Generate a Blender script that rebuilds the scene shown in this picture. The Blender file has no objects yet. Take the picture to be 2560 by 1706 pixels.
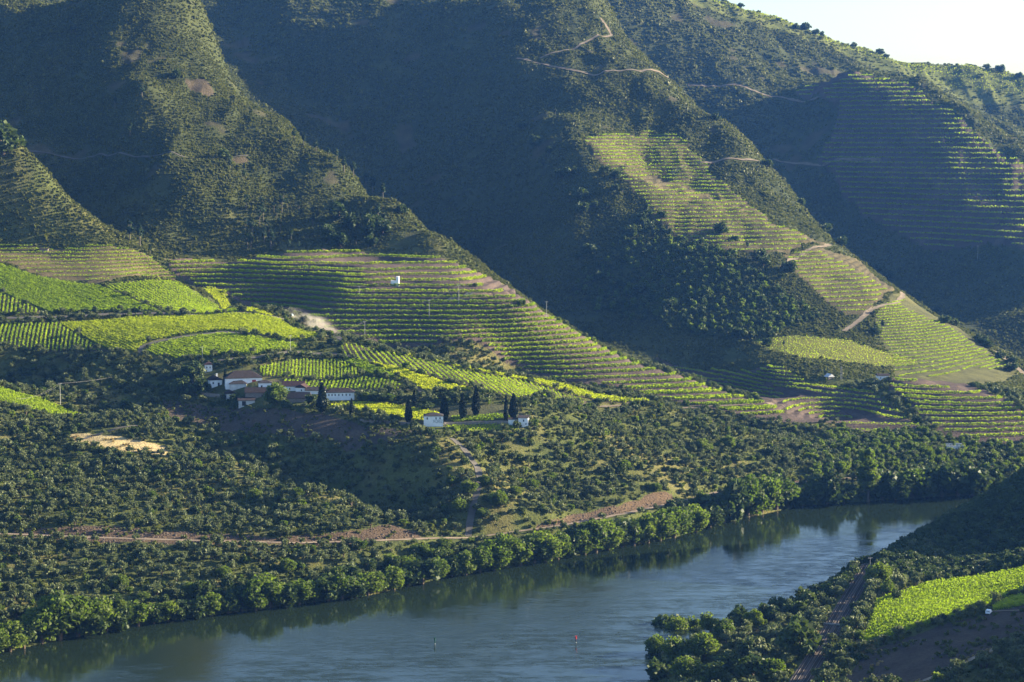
import bpy, math, random
import numpy as np
from math import radians, sin, cos, tan, pi, sqrt, atan2

# ------------------------------------------------------------------ camera, sky, sun, exposure
scene = bpy.context.scene
COL = scene.collection
F = 4978.0            # focal length in pixels of a 2560 wide frame (70 mm on 36 mm)
CAMZ = 200.0
PITCH = math.atan(503.0 / F)
cam_data = bpy.data.cameras.new('camera'); cam_data.lens = 70.0; cam_data.sensor_width = 36.0
cam_data.clip_start = 1.0; cam_data.clip_end = 20000.0
cam = bpy.data.objects.new('camera', cam_data); COL.objects.link(cam)
cam.location = (0, 0, CAMZ); cam.rotation_euler = (pi / 2 - PITCH, 0, 0)
scene.camera = cam

SUN_AZ = 76.0         # degrees to the right of the viewing direction
SUN_EL = 17.0
sd = np.array([sin(radians(SUN_AZ)) * cos(radians(SUN_EL)), cos(radians(SUN_AZ)) * cos(radians(SUN_EL)), sin(radians(SUN_EL))])
from mathutils import Vector
sl = bpy.data.lights.new('sun', 'SUN'); sl.energy = 5.0; sl.angle = radians(0.5); sl.color = (1.0, 0.87, 0.60)
so = bpy.data.objects.new('sun', sl); COL.objects.link(so)
so.rotation_euler = Vector(sd).to_track_quat('Z', 'Y').to_euler(); so.location = (900, 300, 900)
world = bpy.data.worlds.new('World'); scene.world = world; world.use_nodes = True
wn = world.node_tree.nodes; wl = world.node_tree.links; wn.clear()
wo = wn.new('ShaderNodeOutputWorld'); wb = wn.new('ShaderNodeBackground'); ws = wn.new('ShaderNodeTexSky')
ws.sky_type = 'NISHITA'; ws.sun_disc = False; ws.sun_elevation = radians(SUN_EL); ws.sun_rotation = radians(SUN_AZ)
ws.air_density = 1.0; ws.dust_density = 1.5; ws.ozone_density = 3.0
wb.inputs['Strength'].default_value = 0.070
wl.new(ws.outputs[0], wb.inputs[0]); wl.new(wb.outputs[0], wo.inputs[0])
vs = scene.view_settings; vs.view_transform = 'Standard'; vs.look = 'None'; vs.gamma = 1.0; vs.use_curve_mapping = False
vs.exposure = 2.22

# ------------------------------------------------------------------ pixels of the photograph -> points of the valley
CP, SP = cos(PITCH), sin(PITCH)
def ray(px, py):
    a = np.asarray(px, float) - 1280.0; b = 853.0 - np.asarray(py, float)
    return a, F * CP + b * SP, -F * SP + b * CP            # unnormalised direction
def PD(px, py, d):
    x, y, z = ray(px, py); return (x / y * d, d, CAMZ + z / y * d)
def PZ(px, py, zz):
    x, y, z = ray(px, py); t = (zz - CAMZ) / z; return (x * t, y * t, zz)
def project(x, y, z):
    x = np.asarray(x, float); y = np.asarray(y, float); z = np.asarray(z, float) - CAMZ
    f = y * CP - z * SP; u = y * SP + z * CP
    return 1280 + F * x / f, 853 - F * u / f

BANK = [(-500,1745),(-200,1678),(0,1632),(200,1590),(435,1550),(680,1520),(925,1488),(1130,1440),(1306,1414),(1500,1378),(1686,1344),(1800,1310),(1991,1267),(2150,1255),(2285,1246),(2430,1238),(2600,1228),(2900,1215)]
NEARBANK = [(1500,1900),(1600,1760),(1665,1690),(1650,1635),(1700,1610),(1800,1575),(1900,1545),(2000,1505),(2080,1470),(2150,1425),(2210,1395),(2270,1358),(2330,1325),(2420,1285),(2560,1262),(2900,1245)]
ROAD = [(-300,1325,21),(0,1335,20),(250,1345,19),(480,1352,18),(750,1358,16),(950,1352,14),(1070,1347,12),(1180,1345,10),(1400,1315,12),(1560,1285,12),(1700,1255,11),(1790,1232,10),(1880,1215,9),(2030,1205,8),(2280,1180,8),(2500,1165,8)]
RAIL = [(1900,1880,10),(2000,1706,10),(2060,1610,10),(2105,1530,10),(2140,1470,10),(2176,1412,10)]
Zp = []   # (px,py,z)
Zp += [(a, b, 0) for a, b in BANK] + [(a, b, 0) for a, b in NEARBANK] + ROAD + RAIL
# L1 crest and face
Zp += [(-400,880,76),(-200,920,68),(0,970,57),(120,1005,52),(240,1045,47),(430,1085,41),(560,1150,34),(700,1195,28),(850,1240,25),(980,1300,18),(1060,1338,13),
       (0,1150,34),(-250,1150,40),(300,1200,29),(600,1280,20),(200,1280,25),(150,1060,44)]
Dp = [ # px,py,d
 # hidden or half hidden ravine behind the near spur, and its far flank
 (0,952,1200),(0,910,1210),(0,870,1222),(150,960,1165),(300,1000,1140),(300,930,1170),(300,880,1192),(420,1040,1105),(480,930,1163),
 # plateau
 (560,1020,1120),(700,1030,1090),(860,1045,1070),(1055,1075,1048),(1200,1068,1053),(1310,1072,1050),
 (700,1120,1052),(900,1160,1014),(1000,1200,991),(1170,1130,1006),(1190,1230,969),(560,1090,1080),
 (1400,1150,1040),(1400,1250,1000),(1600,1150,1070),(1750,1180,1085),(1250,1180,1005),(1550,1080,1110),
 (1450,1020,1150),(1600,1020,1165),(1700,1035,1170),(1850,1075,1170),(1950,1130,1150),(2050,1180,1125),
 (520,950,1150),(700,1000,1110),(850,990,1115),(800,960,1140),(800,900,1190),(1000,960,1130),(1000,900,1182),(1200,980,1110),(1400,1010,1110),(1000,1020,1090),(1650,1010,1172),(650,960,1135),
 (850,845,1220),(1000,885,1200),(1200,925,1190),(1400,965,1180),(1600,1000,1185),
 # terraces
 (900,830,1290),(1000,870,1280),(1300,930,1286),(1600,985,1269),(1900,1050,1247),
 (2080,1058,1241),(1900,1005,1273),(1700,940,1303),(1500,865,1335),(1350,775,1372),(1290,730,1398),(1195,668,1422),
 (1150,750,1320),(1300,800,1306),(1000,800,1301),(1200,860,1284),(1400,900,1294),(1480,866,1318),(1650,960,1284),
 (870,630,1450),(1000,640,1442),(985,710,1352),(870,740,1332),(900,680,1372),(700,660,1404),(500,665,1417),(600,760,1364),(780,790,1314),(600,700,1394),
 # left vineyards
 (430,705,1368),(640,775,1306),(740,815,1268),(800,838,1240),(0,640,1388),(0,700,1340),(-250,650,1372),(-250,850,1230),(0,780,1288),(300,780,1292),(300,700,1352),(500,900,1176),(700,870,1195),(550,780,1292),(150,740,1318),
 (300,640,1398),(150,610,1412),(0,600,1414),(430,650,1414),
 # left wooded spur
 (-250,380,1450),(-250,200,1560),(0,500,1430),(0,340,1470),(100,410,1462),(200,530,1440),(340,612,1428),(150,560,1415),
 # hill 2
 (-300,100,1900),(0,300,1690),(0,0,1950),(200,0,1890),(0,150,1830),(200,200,1735),(200,380,1630),(100,390,1610),(200,500,1560),(380,632,1445),(400,640,1440),(400,400,1560),(400,500,1510),(380,200,1670),(600,625,1460),(600,520,1510),(850,610,1462),
 (480,-50,1885),(505,80,1835),(560,168,1785),(700,274,1708),(850,393,1622),(1000,507,1530),(1100,587,1462),(560,350,1620),(700,450,1570),(850,530,1515),(350,60,1800),(450,245,1680),
 # hill 3 behind the valley
 (520,50,2430),(600,120,2330),(700,250,2180),(850,372,2070),(1000,490,1965),(1180,638,1815),(1350,760,1650),(1500,850,1560),(1700,930,1460),(1850,985,1380),
 (700,0,2420),(900,0,2410),(900,200,2230),(1100,0,2340),(1100,300,2080),(1300,500,1830),(1150,480,1930),(1500,700,1660),(1400,600,1705),
 (1250,0,2290),(1290,140,2120),(1400,300,1935),(1440,370,1860),(1540,450,1790),(1640,560,1720),
 (1600,330,1960),(1650,450,1860),(1700,600,1700),(1850,650,1640),(1800,780,1550),(1650,800,1550),(2000,870,1450),(2000,760,1560),(2300,850,1500),(2200,940,1380),(2450,960,1380),(1850,880,1460),
 (1500,0,2350),(1540,60,2290),(1600,140,2220),(1700,230,2130),(1850,340,2000),(1925,412,1925),(2000,510,1850),(2110,620,1752),(2250,725,1660),(2400,820,1580),(2540,915,1500),(2700,1000,1440),
 # lower right terraces
 (1900,935,1380),(2000,1000,1305),(2200,1040,1260),(2250,955,1318),(2560,1020,1262),(2560,1090,1215),(2200,1120,1180),(2400,1130,1185),(2350,1050,1240),(2100,1090,1215),(2700,1100,1220),
 # far right hill
 (1560,30,2750),(1620,130,2700),(1720,230,2600),(1870,350,2480),(2010,500,2330),(2110,610,2200),(2250,715,2060),(2400,810,1890),(2540,890,1760),
 (1700,-20,2900),(1770,-10,2950),(1900,45,2950),(2050,92,2950),(2200,135,2950),(2400,162,2950),(2560,190,2950),(2800,230,2950),(1500,-100,3000),(1200,-300,3100),
 (2300,208,2470),(2400,270,2370),(2480,320,2300),(2560,355,2240),(2700,440,2180),(2480,240,2880),(2560,275,2860),(2300,300,2360),(2300,450,2210),(2500,600,2030),(2560,790,1830),(2000,250,2560),(2100,400,2350),(2150,172,2560),(2700,600,2000),
 # near bank, right
 (2560,1205,1020),(2450,1262,1000),(2350,1322,965),(2265,1385,925),(2300,1400,900),(2560,1300,930),(2400,1380,915),
 (2140,1612,728),(2190,1507,796),(2350,1458,820),(2560,1395,856),(2560,1490,768),(2350,1540,745),(2470,1535,738),(2700,1360,870),
 (2200,1700,665),(2300,1706,650),(2560,1592,690),(2430,1650,668),(2560,1695,640),(2700,1600,680),(1850,1640,745),(1750,1680,730),(1950,1570,780),
]
XYZ = [ # hidden valleys: px,py,d,z
 (0,965,1160,47),(240,1040,1110,43),(-250,920,1180,55),(560,1145,1050,29),(700,1190,1027,24),(850,1235,1007,18),(980,1295,982,12),
 (850,850,1252,73),(1000,890,1238,63),(1200,930,1225,54),(1400,970,1216,45),(1600,1005,1215,36),
 (640,780,1338,76),(800,843,1264,72),(430,705,1388,93),
 (0,340,1570,150),(100,420,1535,146),(200,535,1490,132),(-250,380,1600,180),
 (480,0,2020,268),(600,180,1925,222),(700,330,1860,165),(850,440,1760,132),(1000,560,1640,103),(1180,680,1530,88),(1290,735,1500,76),(1400,800,1465,60),(1500,875,1430,42),(1700,950,1390,28),(1900,1012,1340,20),(2085,1062,1275,18),
 (1500,0,2600,280),(1600,140,2450,232),(1700,240,2310,200),(1850,360,2200,150),(2000,520,2050,100),(2110,630,1950,70),(2250,735,1850,45),(2400,830,1740,24),(2540,920,1640,8),
 (1770,0,3300,330),(2050,92,3300,280),(2400,162,3300,240),(2700,162,3300,220),(2300,220,2640,225),(2400,280,2560,195),(2500,320,2500,170),(2600,360,2470,150),
 (1700,1000,1208,28),(1850,1090,1205,18),(2560,1200,1100,-2),
 (2560,1388,892,10),(2350,1450,856,10),(1280,2600,420,25),(2000,2500,450,60),
]
pts = [PZ(*p) for p in Zp] + [PD(*p) for p in Dp] + [(PD(a, b, d)[0], d, z) for a, b, d, z in XYZ]
# the river bed between the two banks
far = np.array([PZ(a, b, 0)[:2] for a, b in BANK]); near = np.array([PZ(a, b, 0)[:2] for a, b in NEARBANK])
def resample(poly, step):
    poly = np.asarray(poly, float); seg = np.linalg.norm(np.diff(poly[:, :2], axis=0), axis=1); s = np.concatenate([[0], np.cumsum(seg)])
    n = max(2, int(s[-1] / step) + 1); t = np.linspace(0, s[-1], n)
    return np.stack([np.interp(t, s, poly[:, k]) for k in range(poly.shape[1])], axis=1)
for p in resample(far, 25): pts.append((p[0], p[1], 0.0)); pts.append((p[0] + 9, p[1] - 13, -5.0)); pts.append((p[0] + 30, p[1] - 45, -8.0))
for p in resample(near, 25): pts.append((p[0], p[1], 0.0)); pts.append((p[0] - 9, p[1] + 11, -5.0))
for p in [(-400,560),(-250,500),(-300,650),(-100,550),(-100,680),(0,480),(0,650),(-500,700),(30,740),(0,800),(80,880)]: pts.append((p[0], p[1], -8.0))
# unseen hillside added right of frame to shade the bare slope and wooded spur
pts += [(265, 706, 70), (300, 735, 98), (310, 700, 122), (345, 650, 145), (290, 815, 32), (330, 850, 36), (330, 960, 78), (400, 980, 130), (345, 1020, 88), (420, 1040, 150)]
P = np.array(pts)
# merge points that are too close
keep = []
for i in range(len(P)):
    if all((P[i, 0] - P[j, 0]) ** 2 + (P[i, 1] - P[j, 1]) ** 2 > 36 for j in keep): keep.append(i)
P = P[keep]
C2 = 18.0 ** 2
def kern(dx, dy): return np.sqrt(dx * dx + dy * dy + C2)
n = len(P)
A = np.zeros((n + 3, n + 3)); A[:n, :n] = kern(P[:, 0][:, None] - P[:, 0][None], P[:, 1][:, None] - P[:, 1][None]) + np.eye(n) * (-0.6)
A[:n, n] = 1; A[:n, n + 1] = P[:, 0] / 1000; A[:n, n + 2] = P[:, 1] / 1000; A[n:, :n] = A[:n, n:].T
W = np.linalg.solve(A, np.concatenate([P[:, 2], [0, 0, 0]]))
GX0, GY0, GS = -1300.0, 330.0, 5.0; GNX, GNY = 580, 620
gx = GX0 + np.arange(GNX) * GS; gy = GY0 + np.arange(GNY) * GS
Gz = np.zeros((GNY, GNX))
for j in range(GNY):
    dy = gy[j] - P[:, 1]
    Gz[j] = kern(gx[:, None] - P[:, 0][None], dy[None]).astype(np.float32) @ W[:n] + W[n] + W[n + 1] * gx / 1000 + W[n + 2] * gy[j] / 1000

# value noise in the plane
_rs = np.random.RandomState(7); _tab = _rs.rand(256, 256)
def vnoise(x, y, s, o=0):
    x = np.asarray(x) / s + 17.3 * o; y = np.asarray(y) / s + 9.1 * o
    xi = np.floor(x).astype(int); yi = np.floor(y).astype(int); fx = x - xi; fy = y - yi
    fx = fx * fx * (3 - 2 * fx); fy = fy * fy * (3 - 2 * fy)
    a = _tab[yi & 255, xi & 255]; b = _tab[yi & 255, (xi + 1) & 255]; c = _tab[(yi + 1) & 255, xi & 255]; d = _tab[(yi + 1) & 255, (xi + 1) & 255]
    return (a + (b - a) * fx) * (1 - fy) + (c + (d - c) * fx) * fy
def fbm(x, y, s, o=0, n=3): return sum(vnoise(x, y, s / 2 ** k, o + k) / 2 ** k for k in range(n)) / sum(1 / 2 ** k for k in range(n))
def H0(x, y):
    x = np.asarray(x, float); y = np.asarray(y, float)
    u = np.clip((x - GX0) / GS, 0, GNX - 1.001); v = np.clip((y - GY0) / GS, 0, GNY - 1.001)
    i = u.astype(int); j = v.astype(int); fu = u - i; fv = v - j
    return (Gz[j, i] * (1 - fu) + Gz[j, i + 1] * fu) * (1 - fv) + (Gz[j + 1, i] * (1 - fu) + Gz[j + 1, i + 1] * fu) * fv

# ------------------------------------------------------------------ fields and regions, traced and laid down on the ground
def march(px, py, fn, dmin=430.0, dmax=3300.0):
    px = np.atleast_1d(np.asarray(px, float)); py = np.atleast_1d(np.asarray(py, float))
    dx, dy, dz = ray(px, py); sx = dx / dy; sz = dz / dy
    out = np.full(len(px), np.nan); d = dmin; prev = d
    while d < dmax:
        z = fn(sx * d, np.full(len(px), d)); hit = np.isnan(out) & (CAMZ + sz * d <= z)
        if hit.any():
            lo = np.full(hit.sum(), prev); hi = np.full(hit.sum(), d); sxh = sx[hit]; szh = sz[hit]
            for _ in range(9):
                m = (lo + hi) / 2; b = CAMZ + szh * m <= fn(sxh * m, m); hi = np.where(b, m, hi); lo = np.where(b, lo, m)
            out[hit] = hi
        if not np.isnan(out).any(): break
        prev = d; d += 4.0
    return sx * out, out
def hit(px, py, dmin=430, dmax=3300, fn=None):
    fn = fn or H0
    x, y = march([px], [py], fn, dmin)
    k = 0
    while (np.isnan(y[0]) or y[0] > dmax) and k < 80:
        py += 1.5; x, y = march([px], [py], fn, dmin); k += 1
    return float(x[0]), float(y[0])
def plan(poly, dmin=430, dmax=3300): return np.array([hit(a, b, dmin, dmax) for a, b in poly])
def inside(poly, x, y):
    x = np.asarray(x, float); y = np.asarray(y, float); r = np.zeros(x.shape, bool); n = len(poly)
    bb = (x > poly[:, 0].min()) & (x < poly[:, 0].max()) & (y > poly[:, 1].min()) & (y < poly[:, 1].max())
    xs = x[bb]; ys = y[bb]; rr = np.zeros(xs.shape, bool)
    for i in range(n):
        x1, y1 = poly[i]; x2, y2 = poly[(i + 1) % n]
        if y1 == y2: continue
        c = ((y1 > ys) != (y2 > ys)) & (xs < (x2 - x1) * (ys - y1) / (y2 - y1) + x1); rr ^= c
    r[bb] = rr; return r
def dist_line(line, x, y):
    d = np.full(np.shape(x), 1e9)
    for (x1, y1), (x2, y2) in zip(line[:-1], line[1:]):
        vx, vy = x2 - x1, y2 - y1; L = vx * vx + vy * vy + 1e-9
        t = np.clip(((x - x1) * vx + (y - y1) * vy) / L, 0, 1); d = np.minimum(d, np.hypot(x - x1 - t * vx, y - y1 - t * vy))
    return d
river = np.concatenate([[[-1200, 560]], far, [[1500, far[-1][1]]], [[1500, near[-1][1]]], near[::-1], [[0, 380]], [[-1200, 380]]])

R = {}   # name -> plan polygon
def ragged(P_, amp=2.6, step=7.0):
    q = resample(np.concatenate([P_, P_[:1]]), step)[:-1]
    return q + amp * 2 * np.stack([fbm(q[:, 0], q[:, 1], 16, 77) - .5, fbm(q[:, 0], q[:, 1], 16, 78) - .5], 1)
def reg(name, poly, dmin=430, dmax=3300):
    R[name] = plan(poly, dmin, dmax)
    if name in ('C', 'D1', 'D2', 'E1', 'E2', 'E3', 'M', 'F', 'Dry', 'Cut', 'Cut2', 'Cut3', 'Bare1', 'Bare2', 'A8', 'Quay', 'Rock1', 'Rock2', 'Rock3'): R[name] = ragged(R[name], 9 if name in ('F', 'E1') else 4.5)
reg('A1', [(-60,655),(0,662),(100,695),(245,714),(392,776),(125,781),(60,755),(0,732),(-60,715)], 1180, 1420)
reg('A2', [(-60,722),(0,735),(60,758),(112,782),(0,786),(-60,787)], 1180, 1420)
reg('A3', [(258,715),(450,712),(545,770),(600,781),(405,774)], 1180, 1420)
reg('A4', [(455,712),(560,732),(640,776),(690,795),(612,781),(550,765)], 1180, 1400)
reg('A5', [(148,808),(330,796),(430,791),(600,786),(700,800),(800,838),(790,846),(720,850),(560,826),(450,838),(372,852),(338,880),(290,880)], 1180, 1400)
reg('A6', [(360,882),(382,862),(460,846),(560,834),(720,858),(780,850),(735,870),(640,885),(530,897),(500,908),(440,900)], 1180, 1400)
reg('A7', [(-60,812),(0,812),(142,810),(282,880),(200,873),(0,862),(-60,860)], 1180, 1400)
reg('A8', [(-60,605),(60,617),(170,622),(350,632),(410,665),(450,703),(250,710),(100,690),(0,655),(-60,650)], 1180, 1460)
reg('B1', [(640,922),(760,900),(848,899),(905,930),(900,942),(660,942)], 1050, 1240)
reg('B1b', [(670,949),(905,948),(985,957),(1028,977),(900,975),(760,968)], 1050, 1240)
reg('B2', [(853,894),(905,901),(985,942),(1005,955),(915,933)], 1050, 1240)
reg('B3', [(925,905),(1000,925),(1100,955),(1190,976),(1060,976),(1010,950)], 1050, 1240)
reg('B4', [(848,868),(895,864),(1000,888),(1200,935),(1400,985),(1480,1008),(1400,1006),(1290,998),(1200,972),(1000,922),(860,890)], 1050, 1260)
reg('B5', [(872,850),(1000,880),(1200,922),(1400,962),(1620,998),(1630,1008),(1500,1006),(1400,980),(1200,930),(1000,884)], 1050, 1240)
reg('B6', [(820,1014),(880,1006),(960,1008),(1060,1024),(1105,1036),(1108,1052),(1040,1052),(960,1040),(890,1026)], 1000, 1200)
reg('B7', [(1130,1040),(1270,1041),(1276,1052),(1130,1056)], 1000, 1200)
reg('B8', [(1115,1064),(1300,1060),(1295,1079),(1115,1079)], 990, 1150)
reg('C', [(470,650),(700,638),(870,626),(1040,640),(1180,677),(1290,731),(1350,777),(1500,868),(1700,943),(1900,1007),(2080,1059),(1900,1053),(1600,988),(1300,932),(1000,874),(880,846),(800,822),(690,778),(560,742),(450,702),(420,665)], 1235, 1500)
reg('D1', [(1640,890),(1800,925),(2000,945),(2190,990),(2320,1083),(2150,1085),(2090,1062),(1900,1005),(1720,945)], 1200, 1500)
reg('D2', [(2230,975),(2230,945),(2330,940),(2560,1037),(2700,1090),(2640,1105),(2480,1112),(2360,1087),(2280,1022)], 1195, 1400)
reg('E1', [(1450,352),(1620,328),(1690,340),(1760,400),(1830,480),(1930,560),(2060,605),(1980,630),(1900,640),(1800,632),(1700,600),(1650,560),(1560,460)], 1500, 2150)
reg('E2', [(1960,640),(2080,620),(2150,640),(2240,722),(2160,790),(2110,790),(1990,690)], 1450, 1850)
reg('E3', [(2180,795),(2250,728),(2400,823),(2540,928),(2510,958),(2400,965),(2260,950),(2220,880)], 1340, 1720)
reg('M', [(1880,852),(1990,842),(2110,850),(2200,875),(2290,905),(2210,915),(2000,895),(1900,870)], 1340, 1650)
reg('F', [(1985,228),(2060,200),(2150,190),(2290,225),(2400,290),(2480,345),(2560,400),(2700,460),(2700,660),(2560,640),(2300,610),(2170,560),(2090,440),(2040,370),(2080,330),(2100,275)], 1800, 2700)
reg('G', [(2190,1506),(2350,1457),(2560,1396),(2700,1360),(2700,1440),(2560,1482),(2500,1497),(2455,1523),(2400,1540),(2250,1588),(2150,1610),(2175,1560)], 600, 830)
reg('G2', [(2478,1530),(2510,1500),(2700,1450),(2700,1480),(2560,1512)], 600, 830)
reg('Hv', [(-150,955),(0,971),(120,1004),(245,1046),(200,1046),(60,1022),(0,1003),(-150,985)], 980, 1150)
reg('Dry', [(170,1088),(300,1092),(430,1125),(415,1140),(300,1125),(190,1108)], 900, 1150)
reg('Soil2', [(1195,735),(1235,742),(1180,752),(1110,762)], 1250, 1450)          # bare mound on the terraces
reg('Cut', [(20,1328),(150,1316),(300,1312),(480,1330),(700,1345),(850,1330),(960,1312),(1050,1338),(1068,1349),(960,1358),(750,1366),(480,1362),(250,1356),(30,1346)], 800, 1000)
reg('Cut2', [(1330,1318),(1450,1288),(1560,1262),(1640,1232),(1700,1240),(1690,1254),(1560,1288),(1400,1318),(1330,1338)], 850, 1080)
reg('Cut3', [(1830,1205),(2030,1190),(2040,1206),(1850,1222)], 900, 1180)
reg('Bare1', [(400,1000),(560,1015),(860,1052),(1055,1078),(1000,1120),(800,1100),(560,1080),(430,1040)], 980, 1180)  # soil banks under the farm
reg('Bare2', [(2140,1640),(2260,1600),(2420,1550),(2560,1510),(2700,1480),(2700,1570),(2560,1590),(2300,1706),(2100,1720)], 560, 760)
reg('Lawn', [(1000,1016),(1060,1010),(1150,1012),(1300,1014),(1310,1060),(1120,1066),(1000,1062)], 950, 1200)
reg('Front', [(1045,1062),(1118,1062),(1118,1084),(1045,1084)], 950, 1150)
reg('Rock1', [(462,186),(508,190),(532,226),(508,238),(484,216)], 1450, 2000)
reg('Rock2', [(570,388),(625,386),(632,400),(580,404)], 1450, 1800)
reg('Rock3', [(2060,640),(2090,650),(2085,668),(2050,655)], 1500, 1900)
reg('Quay', [(420,650),(700,632),(860,622),(1180,672),(1200,690),(900,660),(480,672)], 1300, 1470)
reg('Gorge', [(2110,1070),(2330,1085),(2420,1110),(2560,1125),(2560,1185),(2280,1180),(2030,1200),(2000,1120)], 1050, 1250)
PATHS = {  # name, points, width
 'bank': (ROAD, 4.5), }
def pl(pts_, dmin=430, dmax=3300): return plan(pts_, dmin, dmax)
LINES = {
 'field_track': (pl([(-60,795),(120,793),(250,788),(400,782),(600,783),(700,797),(800,832),(850,852)], 1180, 1400), 5.0),
 'curved_track': (pl([(350,886),(352,868),(385,856),(460,842),(560,831),(680,838)], 1180, 1400), 3.4),
 'farm_track': (pl([(530,905),(640,893),(735,880),(830,885),(905,893),(1000,935),(1060,985)], 1050, 1240), 3.2),
 'gully_track': (pl([(1130,1098),(1165,1130),(1195,1170),(1200,1210),(1185,1260),(1175,1300),(1170,1335)], 930, 1080), 3.2),
 'ridge_track': (pl([(1960,1018),(1850,1018),(1700,1022),(1560,1014),(1480,1018)], 1100, 1290), 2.6),
 'mound_track': (pl([(1105,762),(1150,748),(1195,736),(1215,736)], 1250, 1450), 3.0),
 'hill_track': (pl([(2110,828),(2150,800),(2180,775),(2240,758),(2255,745),(2258,728)], 1400, 1800), 4.0),
 'upper_track': (pl([(1955,672),(2000,640),(2040,617),(2075,607)], 1500, 1850), 3.5),
 'slope_track': (pl([(1680,440),(1720,412),(1770,402),(1860,402),(1915,408)], 1700, 2150), 3.5),
 'cliff_track': (pl([(1290,140),(1340,148),(1420,170),(1500,185),(1600,195),(1680,202)], 1850, 2250), 3.5),
 'zigzag_track': (pl([(1350,135),(1440,115),(1530,95),(1500,60)], 1850, 2350), 3.0),
 'far_track': (pl([(1720,210),(1850,222),(1960,238),(2050,252)], 2300, 2750), 5.0),
 'far_lower_track': (pl([(1930,402),(2010,395),(2090,388),(2200,400)], 2100, 2600), 5.0),
 'edge_track': (pl([(2490,880),(2520,905),(2560,935),(2600,960)], 1340, 1560), 5.0),
 'van_track': (pl([(2530,1463),(2490,1480),(2465,1505),(2455,1530),(2560,1525),(2640,1515)], 600, 800), 2.4),
 'verge_track': (pl([(2290,1712),(2400,1662),(2470,1630),(2560,1592),(2700,1540)], 520, 720), 2.0),
 'olive_track': (pl([(210,1100),(300,1070),(345,1066)], 950, 1150), 2.0),
 'spur_track': (pl([(60,384),(250,388),(450,386),(620,382)], 1480, 1700), 2.0),
}
ROADP = np.array([PZ(*p)[:2] for p in ROAD]); RAILP = np.array([PZ(*p)[:2] for p in RAIL])

STEP = {'C': (2.9, 1.0), 'A8': (2.2, .8), 'E1': (3.1, .9), 'E2': (2.7, .8), 'F': (5.6, .9), 'D1': (2.1, 1.0), 'D2': (2.1, 1.0), 'B5': (1.3, .5)}
def Hf(x, y, terr=True):
    x = np.asarray(x, float); y = np.asarray(y, float); z = H0(x, y)
    wet = inside(river, x, y)
    wild = np.clip((z - 60) / 80, 0, 1) * np.clip((y - 1380) / 200, 0, 1)
    fld = inside(R['C'], x, y) | inside(R['A8'], x, y) | inside(R['E3'], x, y) | inside(R['M'], x, y)
    wild = wild * np.where(fld, 0.0, 1.0)
    far_ = np.clip((y - 1500) / 800, 0, 1)
    z = z + wild * ((fbm(x + y * .25, y * .45, 95, 3) - .5) * (15 + 18 * far_) + (fbm(x, y, 24, 9) - .5) * 6.5 - np.abs(fbm(x * 1.3, y * .5, 48, 13) - .5) * 14)
    near_ = np.clip((z - 14) / 20, 0, 1) * (1 - wild)
    z = z + near_ * (fbm(x, y, 45, 5) - .5) * 2.4
    if terr:
        for k, (st, a) in STEP.items():
            m = inside(R[k], x, y)
            if m.any():
                zz = z[m] / st; fr = zz - np.floor(zz); prof = np.clip((fr - .06) / .32, 0, 1); prof = np.where(fr < .38, prof * .93, .93 + .07 * (fr - .38) / .62)
                z[m] = z[m] * (1 - a) + a * st * (np.floor(zz) + prof)
    # the road along the bank, cut level into the slope
    d = dist_line(ROADP, x, y); k = np.clip(1 - (d - 3.0) / 5.0, 0, 1)
    if (k > 0).any():
        zr = np.interp(x, [PZ(*p)[0] for p in ROAD], [p[2] for p in ROAD]); z = z * (1 - k) + zr * k
    d = dist_line(RAILP, x, y); k = np.clip(1 - (d - 4.0) / 5.0, 0, 1); z = z * (1 - k) + 10.0 * k
    return np.where(wet, np.minimum(z, -0.5), np.maximum(z, 0.4))
def hf(x, y): return float(Hf(np.array([x]), np.array([y]))[0])
H1X, H1Y = np.meshgrid(np.arange(-900, 1300, 4.0), np.arange(440, 3300, 4.0)); H1G = Hf(H1X.ravel(), H1Y.ravel(), False).reshape(H1X.shape)
def H1(x, y):
    u = np.clip((np.asarray(x, float) + 900) / 4, 0, H1G.shape[1] - 1.001); v = np.clip((np.asarray(y, float) - 440) / 4, 0, H1G.shape[0] - 1.001); i = u.astype(int); j = v.astype(int); fu = u - i; fv = v - j
    return (H1G[j, i] * (1 - fu) + H1G[j, i + 1] * fu) * (1 - fv) + (H1G[j + 1, i] * (1 - fu) + H1G[j + 1, i + 1] * fu) * fv
def hitf(px, py, dmin=430, dmax=3300):
    """foot of a thing that the photograph shows standing at this pixel"""
    x, y = hit(px, py, dmin, dmax, H1); return x, y, hf(x, y)

# ------------------------------------------------------------------ materials
def new_mat(name):
    m = bpy.data.materials.new(name); m.use_nodes = True; nt = m.node_tree; b = nt.nodes['Principled BSDF']
    b.inputs['Roughness'].default_value = .9; b.inputs['Specular IOR Level'].default_value = .15
    return m, nt, b
def node(nt, t, **k):
    n_ = nt.nodes.new(t)
    for a, v in k.items(): setattr(n_, a, v)
    return n_
def noise_node(nt, scale, detail=3, vec=None, rough=.55):
    n_ = node(nt, 'ShaderNodeTexNoise'); n_.inputs['Scale'].default_value = scale; n_.inputs['Detail'].default_value = detail; n_.inputs['Roughness'].default_value = rough
    if vec is None:
        g = node(nt, 'ShaderNodeNewGeometry'); vec = g.outputs['Position']
    nt.links.new(vec, n_.inputs['Vector']); return n_
def ramp(nt, fac, stops):
    r = node(nt, 'ShaderNodeValToRGB'); e = r.color_ramp.elements
    while len(e) < len(stops): e.new(.5)
    for q, (p_, c) in zip(e, stops): q.position = p_; q.color = tuple(c) + (1,)
    nt.links.new(fac, r.inputs[0]); return r
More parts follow.
